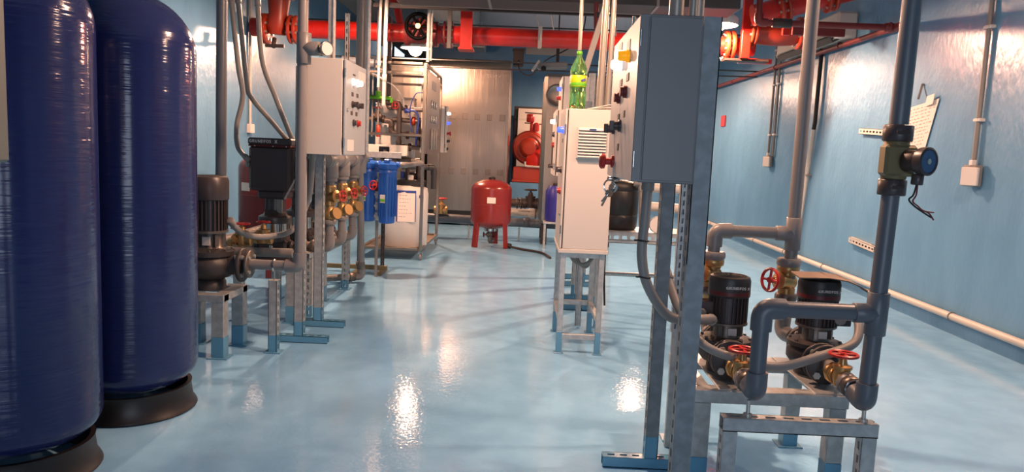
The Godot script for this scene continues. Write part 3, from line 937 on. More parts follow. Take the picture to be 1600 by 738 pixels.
# ======================================================== steel rack with the membrane plant
func ro_rack() -> void:
	var f := thing("steel_rack", "tall stainless rack on castors behind the blue filters", "rack", Vector3(-1.75, 0, -10.6))
	var t := 0.04
	for x in [-1.345, -2.13]:
		for z in [-9.72, -11.5]:
			part(f, "post", box(st(), Vector3(x, 1.36, z), Vector3(t, 2.46, t), 0.004), M.stainless)
	for y in [0.15, 1.66, 2.46, 2.585]:
		for z in [-9.72, -11.5]:
			part(f, "cross_bar", box(st(), Vector3(-1.737, y, z), Vector3(0.72, t * 0.9, t * 0.9), 0.004), M.stainless)
		for x in [-1.345, -2.13]:
			part(f, "side_bar", box(st(), Vector3(x, y, -10.61), Vector3(t * 0.9, t * 0.9, 1.74), 0.004), M.stainless)
	part(f, "shelf", box(st(), Vector3(-1.737, 0.135, -10.61), Vector3(0.74, 0.012, 1.78), 0.002), M.stainless)
	for x in [-1.345, -2.13]:
		for z in [-9.75, -11.47]:
			var c := part(f, "castor", box(box(st(), Vector3(x - 0.022, 0.085, z), Vector3(0.006, 0.07, 0.05), 0.001), Vector3(x + 0.022, 0.085, z), Vector3(0.006, 0.07, 0.05), 0.001), M.chrome)
			part(c, "wheel", cyl(st(), Vector3(x - 0.015, 0.045, z), Vector3(x + 0.015, 0.045, z), 0.045, 20, 0.008), M["conduit grey"])
	var ip := part(f, "instrument_plate", box(st(), Vector3(-1.323, 1.97, -10.47), Vector3(0.012, 1.10, 1.40), 0.002), M.stainless)
	for r in 2:
		for c in 3:
			dial(ip, Vector3(-1.312, 2.10 - r * 0.20, -10.22 - c * 0.24), Vector3(1, 0, 0), 0.055)
	for c in 3:
		part(ip, "flow_tube", cyl(st(), Vector3(-1.305, 1.48, -10.2 - c * 0.26), Vector3(-1.305, 1.76, -10.2 - c * 0.26), 0.02, 12, 0.004), M["conduit grey"])
	part(ip, "lettering_plate", box(st(), Vector3(-1.315, 2.36, -10.45), Vector3(0.006, 0.12, 0.4), 0.001), M["conduit grey"])
	panel("rack_controls", "narrow white control box with lit lamps on the steel rack", Vector3(-1.295, 1.80, -11.635), Vector3(0.10, 0.72, 0.27), 1.0, M.cabinet, M.cabinet, [
		["lamp", 2.05, -11.63, "lit white"], ["lamp", 2.05, -11.73, "lit white"], ["lamp", 1.90, -11.68, "lit blue"], ["stop", 1.74, -11.68, "handle red"], ["knob", 1.62, -11.68, "black"], ["button", 1.50, -11.68, "black"]])
	# pressure pump columns and pipes inside the rack
	var w := thing("rack_pipework", "tangle of grey pipes and fittings inside the steel rack", "pipework", Vector3(-1.75, 1.4, -9.95))
	run(w, [Vector3(-1.86, 3.2, -9.95), Vector3(-1.86, 2.02, -9.95), Vector3(-1.40, 2.0, -9.95)], 0.028, M["rack pipe"])
	run(w, [Vector3(-2.12, 2.12, -9.9), Vector3(-1.70, 2.07, -9.9), Vector3(-1.70, 1.50, -9.9), Vector3(-1.42, 1.50, -9.9)], 0.032, M["rack pipe"])
	run(w, [Vector3(-2.12, 1.86, -10.0), Vector3(-1.82, 1.84, -10.0), Vector3(-1.82, 1.68, -10.0), Vector3(-1.45, 1.66, -10.0)], 0.034, M["rack pipe"])
	run(w, [Vector3(-1.80, 1.86, -9.98), Vector3(-1.42, 1.85, -9.98)], 0.03, M["rack pipe"])
	run(w, [Vector3(-1.95, 1.34, -9.95), Vector3(-1.42, 1.32, -9.95)], 0.036, M["rack pipe"])
	run(w, [Vector3(-1.46, 1.50, -10.05), Vector3(-1.46, 1.9, -10.05)], 0.03, M["brown steel"])
	run(w, [Vector3(-1.62, 1.36, -10.2), Vector3(-1.62, 1.02, -10.2)], 0.03, M["brown steel"])
	run(w, [Vector3(-1.48, 1.36, -10.25), Vector3(-1.48, 1.02, -10.25)], 0.03, M["brown steel"])
	run(w, [Vector3(-1.75, 1.22, -10.6), Vector3(-1.34, 1.22, -10.9), Vector3(-1.34, 0.9, -10.9)], 0.04, M["cast black"])
	for q in [Vector3(-1.93, 1.86, -10.0), Vector3(-1.60, 1.66, -10.0), Vector3(-1.55, 1.5, -9.9), Vector3(-1.62, 2.005, -9.95), Vector3(-1.70, 1.33, -9.95)]:
		union_ring(w, q, Vector3(1, 0, 0), 0.04, M["brown steel"])
	union_ring(w, Vector3(-1.52, 1.85, -9.98), Vector3(1, 0, 0), 0.045, M["valve orange"])
	valve(w, Vector3(-2.0, 1.90, -9.92), Vector3(1, 0, 0), Vector3.UP, 0.03, 0.05, M["rack pipe"])
	valve(w, Vector3(-1.78, 2.02, -9.92), Vector3(1, 0, 0), Vector3(0.3, 0.2, 0.9), 0.03, 0.045, M["flange steel"])
	for x in [-2.06, -1.98]:
		part(w, "sensor_tube", cyl(st(), Vector3(x, 1.62, -9.88), Vector3(x, 2.45, -9.88), 0.012, 10), M["conduit grey"])
	part(w, "orange_float", cyl(st(), Vector3(-1.97, 1.62, -9.86), Vector3(-1.97, 1.78, -9.86), 0.028, 12, 0.006), M["valve orange"])
	var lp := thing("lime_valve", "lime green valve bar on the pipes inside the steel rack", "valve", Vector3(-1.98, 2.13, -9.85))
	part(lp, "bar", box(cyl(st(), Vector3(-2.12, 2.14, -9.85), Vector3(-1.80, 2.13, -9.85), 0.025, 12, 0.005), Vector3(-1.80, 2.10, -9.85), Vector3(0.04, 0.06, 0.04), 0.005), M.lime)
	part(lp, "knob", cyl(st(), Vector3(-1.98, 2.14, -9.85), Vector3(-1.98, 2.22, -9.85), 0.035, 12, 0.006), M.lime)
	var hs := thing("white_hose", "thin white hose arching over the rack pipes", "hose", Vector3(-1.9, 2.35, -9.85))
	part(hs, "hose", tube(st(), curve([Vector3(-1.93, 2.36, -9.85), Vector3(-1.78, 2.30, -9.85), Vector3(-1.66, 2.16, -9.85), Vector3(-1.63, 2.02, -9.86)]), 0.008, 8), M["print white"])
	var hb := thing("blue_hose", "blue hose with fittings beside the instrument plate", "hose", Vector3(-1.5, 2.0, -9.85))
	part(hb, "hose", tube(st(), curve([Vector3(-1.60, 1.98, -9.83), Vector3(-1.47, 1.97, -9.82), Vector3(-1.43, 1.85, -9.82), Vector3(-1.45, 1.68, -9.82), Vector3(-1.46, 1.52, -9.84)]), 0.014, 8), M["hose blue"])
	part(hb, "fitting", cyl(st(), Vector3(-1.62, 1.98, -9.83), Vector3(-1.54, 1.975, -9.825), 0.028, 10, 0.004), M["hose blue"])
	part(hb, "hose", tube(st(), curve([Vector3(-1.52, 1.70, -9.83), Vector3(-1.55, 2.0, -9.84), Vector3(-1.48, 2.2, -9.84), Vector3(-1.38, 2.22, -9.84)]), 0.007, 8), M["hose blue"])
	# white units behind the rack
	for k in 3:
		var c: Vector3 = [Vector3(-1.93, 1.70, -10.30), Vector3(-1.66, 1.74, -10.45), Vector3(-1.43, 1.9, -10.5)][k]
		var b := thing("white_housing", ["wide white housing at the back of the steel rack", "white housing in the middle of the steel rack", "narrow white housing against the instrument plate"][k], "housing", c - Vector3(0, 0.35, 0), "white housings in the rack")
		var sz: Vector3 = [Vector3(0.30, 0.74, 0.2), Vector3(0.18, 0.84, 0.2), Vector3(0.12, 0.95, 0.2)][k]
		part(b, "case", box(st(), c, sz, 0.012), M.cabinet)
		part(b, "lid", box(st(), c + Vector3(0, sz.y * 0.5 + 0.012, 0), Vector3(sz.x * 1.02, 0.024, sz.z * 1.02), 0.004), M.cabinet)
	var tr := thing("white_tray", "white shelf box with a dark gauge window above the blue filters", "box", Vector3(-1.9, 1.4, -9.65))
	part(tr, "tray", box(st(), Vector3(-1.83, 1.45, -9.78), Vector3(0.55, 0.14, 0.10), 0.006), M.cabinet)
	part(tr, "gauge_window", box(st(), Vector3(-1.86, 1.45, -9.726), Vector3(0.14, 0.09, 0.012), 0.003), M.screen)
	# dosing barrel
	var bc := Vector3(-1.64, 0.142, -10.15)
	var br := thing("dosing_barrel", "white barrel with a black lid and a printed sheet inside the steel rack", "barrel", bc)
	part(br, "barrel_body", lathe(st(), [Vector2(0, 0), Vector2(0.30, 0), Vector2(0.32, 0.02), Vector2(0.325, 0.72), Vector2(0.31, 0.80), Vector2(0.24, 0.84), Vector2(0, 0.84)], Transform3D(Basis(), bc), 40), M.barrel)
	part(br, "barrel_lid", lathe(st(), [Vector2(0, 0.83), Vector2(0.20, 0.83), Vector2(0.205, 0.90), Vector2(0.19, 0.915), Vector2(0, 0.915)], Transform3D(Basis(), bc + Vector3(0.08, 0, 0.02)), 32), M.rubber, "black screw lid")
	part(br, "filler_cap", cyl(st(), bc + Vector3(0.09, 0.91, 0.1), bc + Vector3(0.09, 0.98, 0.1), 0.04, 14, 0.006), M["print white"])
	part(br, "label_back", sheet(bc + Vector3(-0.06, 0.36, 0.322), Vector3(0.26, 0, -0.03), Vector3(0, 0.42, 0), 0.004), M["hose blue"], "blue border of the printed sheet")
	part(br, "printed_sheet", sheet(bc + Vector3(-0.04, 0.36, 0.328), Vector3(0.23, 0, -0.026), Vector3(0, 0.385, 0), 0.003), M["sheet print"], "white printed sheet")
	part(br, "blue_tag", box(st(), bc + Vector3(0.255, 0.70, 0.205), Vector3(0.07, 0.04, 0.004), 0.001, Basis(Vector3.UP, 0.9)), M["hose blue"])
	# dosing pump on the barrel
	var dp := thing("dosing_pump", "small black dosing pump on the lid of the white barrel", "pump", Vector3(-1.6, 1.06, -10.3))
	part(dp, "motor", box(cyl(st(), Vector3(-1.66, 1.10, -10.32), Vector3(-1.46, 1.10, -10.32), 0.055, 16, 0.006), Vector3(-1.56, 1.072, -10.32), Vector3(0.2, 0.024, 0.12), 0.003), M.black)
	part(dp, "head", box(st(), Vector3(-1.70, 1.11, -10.32), Vector3(0.06, 0.10, 0.09), 0.008), M["hose blue"])
	# blue filters on their stand
	var fs := thing("filter_stand", "slotted steel stand behind the two blue filters", "stand", Vector3(-1.65, 0, -8.6))
	for x in [-1.92, -1.64]:
		part(fs, "upright", channel(st(), Vector3(x, 0.0, -8.62), Vector3(x, 1.46, -8.62), Vector3(0, 0, 1), 0.04, 0.035), M["dark duct"])
		part(fs, "floor_rail", box(st(), Vector3(x, 0.02, -8.62), Vector3(0.05, 0.04, 0.4), 0.003), M.olive)
	part(fs, "hanger_plate", box(st(), Vector3(-1.70, 1.40, -8.585), Vector3(0.52, 0.07, 0.02), 0.002), M.galvanised)
	part(fs, "base_rail", box(st(), Vector3(-2.0, 0.065, -8.62), Vector3(0.84, 0.05, 0.05), 0.003), M.olive)
	local = true
	var fl := thing("filter_housing", "big blue filter housing in front of the white barrel", "filter", Vector3(-1.535, 0.635, -8.27), "two big blue filters")
	part(fl, "bowl", lathe(st(), [Vector2(0, 0), Vector2(0.075, 0), Vector2(0.088, 0.012), Vector2(0.098, 0.56), Vector2(0.108, 0.565), Vector2(0.108, 0.60), Vector2(0.1, 0.61), Vector2(0, 0.61)], Transform3D(), 32), M["filter blue"])
	for i in 16:
		var a := TAU * i / 16
		part(fl, "bowl_rib", box(st(), Vector3(cos(a) * 0.098, 0.30, sin(a) * 0.098), Vector3(0.012, 0.44, 0.008), 0.002, Basis(Vector3.UP, -a)), M["filter blue"])
	var hd := lathe(st(), [Vector2(0, 0.61), Vector2(0.112, 0.61), Vector2(0.115, 0.625), Vector2(0.115, 0.665), Vector2(0.09, 0.675), Vector2(0.06, 0.70), Vector2(0, 0.70)], Transform3D(), 32)
	box(hd, Vector3(0, 0.70, 0), Vector3(0.06, 0.05, 0.18), 0.01)
	part(fl, "filter_head", hd, M["filter blue"])
	for sx in [-1, 1]:
		part(fl, "port", cyl(st(), Vector3(sx * 0.09, 0.665, 0), Vector3(sx * 0.145, 0.665, 0), 0.035, 14, 0.004), M["filter blue"])
	part(fl, "sticker", box(st(), Vector3(-0.035, 0.28, 0.098), Vector3(0.062, 0.09, 0.008), 0.001, Basis(Vector3.UP, -0.35)), M["print white"])
	part(fl, "green_sticker_band", box(st(), Vector3(-0.035, 0.265, 0.1), Vector3(0.06, 0.03, 0.008), 0.001, Basis(Vector3.UP, -0.35)), M.lime)
	local = false
	copy(fl, Vector3(-1.79, 0.635, -8.45), "big blue filter housing beside the grey manifold, left of its twin")
	var fp := thing("filter_pipe", "grey pipe joining the two blue filters to the rack", "pipe", Vector3(-1.4, 1.3, -8.27))
	run(fp, [Vector3(-1.39, 1.30, -8.27), Vector3(-1.34, 1.30, -8.27), Vector3(-1.34, 1.30, -9.6), Vector3(-1.5, 1.32, -9.9)], 0.028, M["lit grey pvc"], 1.2)
	var fd := thing("filter_drain", "pale drain pipe with unions and a red wheeled valve between the two blue filters", "pipe", Vector3(-1.6625, 0, -8.36))
	part(fd, "pipe", cyl(st(), Vector3(-1.6625, 0.0, -8.36), Vector3(-1.6625, 1.12, -8.36), 0.018, 12), M["conduit grey"])
	for y in [0.70, 0.82, 0.95]:
		part(fd, "union", cyl(st(), Vector3(-1.6625, y - 0.045, -8.36), Vector3(-1.6625, y + 0.045, -8.36), 0.026, 12, 0.006), M["white conduit"])
		union_ring(fd, Vector3(-1.6625, y, -8.36), Vector3.UP, 0.026, M["white conduit"])
	valve(fd, Vector3(-1.6625, 1.04, -8.36), Vector3.UP, Vector3(-0.4, 0.2, 1), 0.026, 0.05, M["dull red"])
	# bright conduits that drop onto the rack
	for k in 4:
		var a: Vector3 = [Vector3(-1.775, 3.3, -8.94), Vector3(-1.715, 3.3, -8.96), Vector3(-1.262, 3.4, -9.3), Vector3(-1.228, 3.4, -9.32)][k]
		var b: Vector3 = [Vector3(-1.80, 2.2, -8.95), Vector3(-1.735, 1.99, -8.97), Vector3(-1.262, 2.56, -9.3), Vector3(-1.228, 2.58, -9.32)][k]
		var e := thing("steel_conduit", ["thin bright conduit with a socket, leftmost over the steel rack", "thicker bright conduit next to the thin one over the steel rack", "bright conduit dropping on the instrument plate, left of a pair", "bright conduit dropping on the instrument plate, right of a pair"][k], "conduit", b, "bright conduits above the rack")
		part(e, "tube", cyl(st(), Vector3(a.x, 4.40, a.z), b, [0.016, 0.022, 0.02, 0.014][k], 12), M["white conduit"])
		part(e, "socket", cyl(st(), a.lerp(b, 0.72), a.lerp(b, 0.78), [0.022, 0.028, 0.026, 0.019][k], 12, 0.003), M["white conduit"])

# ======================================================== middle of the aisle
func vessel(label: String, c: Vector3, r: float, y0: float, y1: float, tilt: float) -> void:
	var t := thing("expansion_vessel", label, "pressure vessel", c, "red pressure vessels")
	var pr := []
	for i in 9:
		var a := PI / 2 * i / 8
		pr.append(Vector2(r * sin(a), y0 + r * 0.42 * (1 - cos(a))))
	for i in 11:
		var a := PI / 2 * i / 10
		pr.append(Vector2(r * cos(a), y1 - r * 0.50 * (1 - sin(a))))
	var b := part(t, "vessel_body", lathe(st(), pr, Transform3D(Basis(), c), 48), M["vessel red"])
	part(b, "seam", lathe(st(), [Vector2(r, (y0 + y1) * 0.5 - 0.006), Vector2(r + 0.003, (y0 + y1) * 0.5 - 0.003), Vector2(r + 0.003, (y0 + y1) * 0.5 + 0.003), Vector2(r, (y0 + y1) * 0.5 + 0.006)], Transform3D(Basis(), c), 48), M["vessel red"])
	var n := Vector3(sin(tilt), 0, cos(tilt))
	var side := Vector3(cos(tilt), 0, -sin(tilt))
	var lc := c + n * (r - 0.004) + Vector3(0, y0 + (y1 - y0) * 0.60, 0)
	part(b, "rating_label", sheet(lc - side * 0.065 - Vector3(0, 0.045, 0), side * 0.13, Vector3(0, 0.09, 0), 0.007), M.sticker, "small white printed label")
	part(b, "bung", turned(st(), c + n * (r * 0.70) + Vector3(0, y1 - r * 0.30, 0), n * 0.75 + Vector3(0, 0.66, 0), [Vector2(0, 0), Vector2(0.045, 0), Vector2(0.045, 0.03), Vector2(0, 0.03)], 14), M.rubber)
	part(b, "top_valve", lathe(st(), [Vector2(0, y1 - 0.01), Vector2(0.05, y1 - 0.01), Vector2(0.05, y1 + 0.03), Vector2(0.03, y1 + 0.04), Vector2(0, y1 + 0.04)], Transform3D(Basis(), c), 14), M.rubber)
	for k in 3:
		var a := tilt + [-0.82, 0.82, PI - 0.25][k] as float
		var d := Vector3(sin(a), 0, cos(a))
		var top := c + d * r * 0.93 + Vector3(0, y0 + 0.22, 0)
		var bot := c + d * (r * 1.07) + Vector3(0, 0.008, 0)
		var u := (top - bot).normalized()
		var x := u.cross(d).normalized()
		var bs := Basis(x, u, x.cross(u))
		part(t, "leg", box(box(st(), (top + bot) * 0.5, Vector3(0.10, top.distance_to(bot), 0.012), 0.003, bs), (top + bot) * 0.5 - d * 0.015 + x * 0.045, Vector3(0.010, top.distance_to(bot), 0.04), 0.002, bs), M["vessel red"])
	part(t, "bottom_flange", lathe(st(), [Vector2(0, y0 - 0.03), Vector2(0.10, y0 - 0.03), Vector2(0.10, y0 + 0.01), Vector2(0, y0 + 0.01)], Transform3D(Basis(), c), 20), M.chrome)
	run(t, [c + Vector3(0, y0, 0), c + Vector3(0, 0.08, 0), c + Vector3(0.05, 0.08, -0.3)], 0.028, M["flange steel"])
	valve(t, c + Vector3(0, y0 - 0.09, 0), Vector3.UP, Vector3(-1, 0, 0.3), 0.028, 0.04, M["flange steel"], M["dull red"])

func centre() -> void:
	vessel("red pressure vessel on three legs in the middle of the aisle", Vector3(-0.50, 0, -11.5), 0.315, 0.28, 1.06, 0.05)
	vessel("big red pressure vessel by the left wall behind the tall black pumps", Vector3(-2.84, 0, -8.3), 0.37, 0.42, 1.38, -0.55)
	# long pipe along the floor behind the red vessel
	var p := thing("floor_pipe", "long brown grey pipe running low behind the red pressure vessel", "pipe", Vector3(-0.4, 0.3, -12.4))
	part(p, "pipe", cyl(st(), Vector3(-1.9, 0.34, -12.4), Vector3(0.75, 0.30, -12.4), 0.075, 20), M["dark and shaded pvc"])
	for x in [-1.6, -0.9, -0.05, 0.6]:
		part(p, "leg", box(st(), Vector3(x, 0.115, -12.4), Vector3(0.03, 0.23, 0.05), 0.003), M.galvanised)
	collar(p, Vector3(0.02, 0.32, -12.4), Vector3(0.12, 0.32, -12.4), 0.086, M["dark and shaded pvc"])
	var q := thing("white_floor_pipe", "pale pipe with a coupling just above the low pipe, right of the red vessel", "pipe", Vector3(0, 0.45, -12.75))
	part(q, "pipe", cyl(st(), Vector3(-0.5, 0.46, -12.75), Vector3(0.25, 0.45, -12.75), 0.07, 20), M["white conduit"])
	collar(q, Vector3(0.10, 0.45, -12.75), Vector3(0.24, 0.45, -12.75), 0.085, M["white conduit"])
	ring_part(q, Vector3(0.22, 0.45, -12.75), Vector3(1, 0, 0), 0.09, 0.012, M["flange steel"])
	var b := thing("black_valve_line", "black steel pipe with a handwheel valve beside the red vessel", "pipe", Vector3(0, 0.6, -12.6))
	part(b, "pipe", cyl(st(), Vector3(-0.25, 0.63, -12.6), Vector3(0.25, 0.63, -12.6), 0.07, 20), M["brown steel"])
	for x in [-0.10, -0.03, 0.235]:
		flange(b, Vector3(x, 0.63, -12.6), Vector3(1, 0, 0), 0.10, 0.03, M["brown steel"], 6, 0.01)
	valve(b, Vector3(0.12, 0.63, -12.58), Vector3(1, 0, 0), Vector3.UP, 0.065, 0.10, M["brown steel"], M["brown steel"])
	var g := thing("brass_valve", "brass valve with a red wheel on the low pipe left of the red vessel", "valve", Vector3(-1.38, 0.42, -12.35))
	valve(g, Vector3(-1.38, 0.47, -12.32), Vector3(1, 0, 0), Vector3.UP, 0.055, 0.09)
	# stainless panel tanks
	for k in 2:
		var x0: float = [-1.92, -2.98][k]
		var x1: float = [-0.36, -2.02][k]
		var zf: float = [-14.5, -14.7][k]
		var t := thing("steel_water_tank", ["large stainless water tank behind the red vessel, with a bulging top edge", "narrow stainless water tank behind the steel rack"][k], "water tank", Vector3((x0 + x1) * 0.5, 0, zf - 1.2))
		var prof := PackedVector2Array([Vector2(zf, 0.3), Vector2(zf, 3.08)])
		for i in 9:
			var a := PI / 2 * i / 8
			prof.append(Vector2(zf - 0.25 * (1 - cos(a)), 3.08 + 0.19 * sin(a)))
		prof.append(Vector2(zf - 2.4, 3.28))
		prof.append(Vector2(zf - 2.4, 0.3))
		var s := st()
		var n := prof.size()
		for i in n:
			var a: Vector2 = prof[i]
			var b2: Vector2 = prof[(i + 1) % n]
			var na := Vector3(0, 0, 0)
			var d := b2 - a
			na = Vector3(0, -d.x, d.y).normalized() if true else na
			var m0 := na
			var m1 := na
			if i >= 1 and i <= 9:
				m0 = Vector3(0, sin(PI / 2 * (i - 1) / 8), cos(PI / 2 * (i - 1) / 8))
				m1 = Vector3(0, sin(PI / 2 * mini(i, 8) / 8), cos(PI / 2 * mini(i, 8) / 8))
			var A := Vector3(x0, a.y, a.x)
			var B := Vector3(x1, a.y, a.x)
			var C := Vector3(x1, b2.y, b2.x)
			var D := Vector3(x0, b2.y, b2.x)
			if (B - A).cross(C - A).dot(m0) > 0:
				tri(s, A, B, C, m0, m0, m1)
				tri(s, A, C, D, m0, m1, m1)
			else:
				tri(s, A, C, B, m0, m1, m0)
				tri(s, A, D, C, m0, m1, m1)
		for e in [[x0, -1.0], [x1, 1.0]]:
			for i in range(1, n - 1):
				face(s, [Vector3(e[0], prof[0].y, prof[0].x), Vector3(e[0], prof[i].y, prof[i].x), Vector3(e[0], prof[i + 1].y, prof[i + 1].x)], Vector3(e[1], 0, 0))
		part(t, "shell", s, M.stainless)
		part(t, "corner_post", box(st(), Vector3(x1 - 0.02, 1.6, zf + 0.01), Vector3(0.05, 2.5, 0.03), 0.004), M.stainless)
		part(t, "base_beam", box(st(), Vector3((x0 + x1) * 0.5, 0.17, zf - 0.15), Vector3(x1 - x0, 0.26, 0.16), 0.004), M["brown steel"])
		part(t, "base_beam", box(st(), Vector3((x0 + x1) * 0.5, 0.17, zf - 2.2), Vector3(x1 - x0, 0.26, 0.16), 0.004), M["brown steel"])
		for b3 in 3:
			part(t, "plinth_block", box(st(), Vector3(x0 + 0.2 + b3 * (x1 - x0 - 0.4) / 2, 0.02, zf - 1.2), Vector3(0.2, 0.04, 2.2), 0.004), M["brown steel"])
		for r in 2:
			for c in 6 if k == 0 else 3:
				part(t, "pressed_boss", box(st(), Vector3(x0 + 0.24 + c * 0.24, 1.08 + r * 1.06, zf + 0.003), Vector3(0.11, 0.12, 0.012), 0.005), M["pressed steel"])
	# stainless column tank on the right of the view to the fire pump
	var v := thing("steel_column_tank", "stainless column tank with a round dished cover behind the white cabinet", "water tank", Vector3(0.85, 0, -12.6))
	part(v, "shell", box(st(), Vector3(0.88, 1.56, -12.6), Vector3(1.24, 2.42, 1.2), 0.05), M.stainless)
	part(v, "dished_cover", turned(st(), Vector3(0.47, 2.42, -12.0), Vector3(0, 0, 1), [Vector2(0.185, 0), Vector2(0.185, 0.02), Vector2(0.165, 0.025), Vector2(0.15, 0.012), Vector2(0.08, 0.004), Vector2(0, 0.002)], 32), M.stainless)
	for x in [0.36, 1.4]:
		part(v, "leg", box(st(), Vector3(x, 0.19, -12.15), Vector3(0.1, 0.38, 0.1), 0.005), M["brown steel"])
		part(v, "leg", box(st(), Vector3(x, 0.19, -13.0), Vector3(0.1, 0.38, 0.1), 0.005), M["brown steel"])
	var j := thing("violet_drum", "violet plastic drum in front of the stainless column tank", "drum", Vector3(0.50, 0.40, -11.75))
	part(j, "drum_body", lathe(st(), [Vector2(0, 0.42), Vector2(0.13, 0.42), Vector2(0.145, 0.46), Vector2(0.15, 0.62), Vector2(0.145, 0.78), Vector2(0.15, 0.9), Vector2(0.10, 0.99), Vector2(0, 0.99)], Transform3D(Basis(), Vector3(0.50, 0, -11.75)), 28), M["pump violet"])
	part(j, "cap", cyl(st(), Vector3(0.5, 0.98, -11.75), Vector3(0.5, 1.03, -11.75), 0.04, 14, 0.004), M.rubber)
	var js := thing("drum_stand", "low steel stand under the violet drum", "stand", Vector3(0.5, 0, -11.75))
	part(js, "top_plate", box(st(), Vector3(0.5, 0.405, -11.75), Vector3(0.34, 0.03, 0.34), 0.003), M.galvanised)
	for x in [0.36, 0.64]:
		for z in [-11.62, -11.88]:
			part(js, "leg", box(st(), Vector3(x, 0.195, z), Vector3(0.03, 0.39, 0.03), 0.002), M.galvanised)
	var h := thing("drain_hose", "dark drain hose lying on the floor right of the red vessel", "hose", Vector3(-0.2, 0.03, -11.3))
	part(h, "hose", tube(st(), curve([Vector3(-0.22, 0.04, -11.35), Vector3(0.0, 0.02, -11.2), Vector3(0.3, 0.02, -10.9), Vector3(0.42, 0.02, -10.4)]), 0.018, 8), M["brown steel"])
	part(h, "coupling", cyl(st(), Vector3(-0.24, 0.05, -11.36), Vector3(-0.16, 0.04, -11.33), 0.04, 10, 0.006), M.rubber)

func ring_part(par: Node3D, c: Vector3, ax: Vector3, r1: float, r2: float, m: Material) -> void:
	part(par, "clamp_ring", ring(st(), c, ax, r1, r2, 20, 6), m)

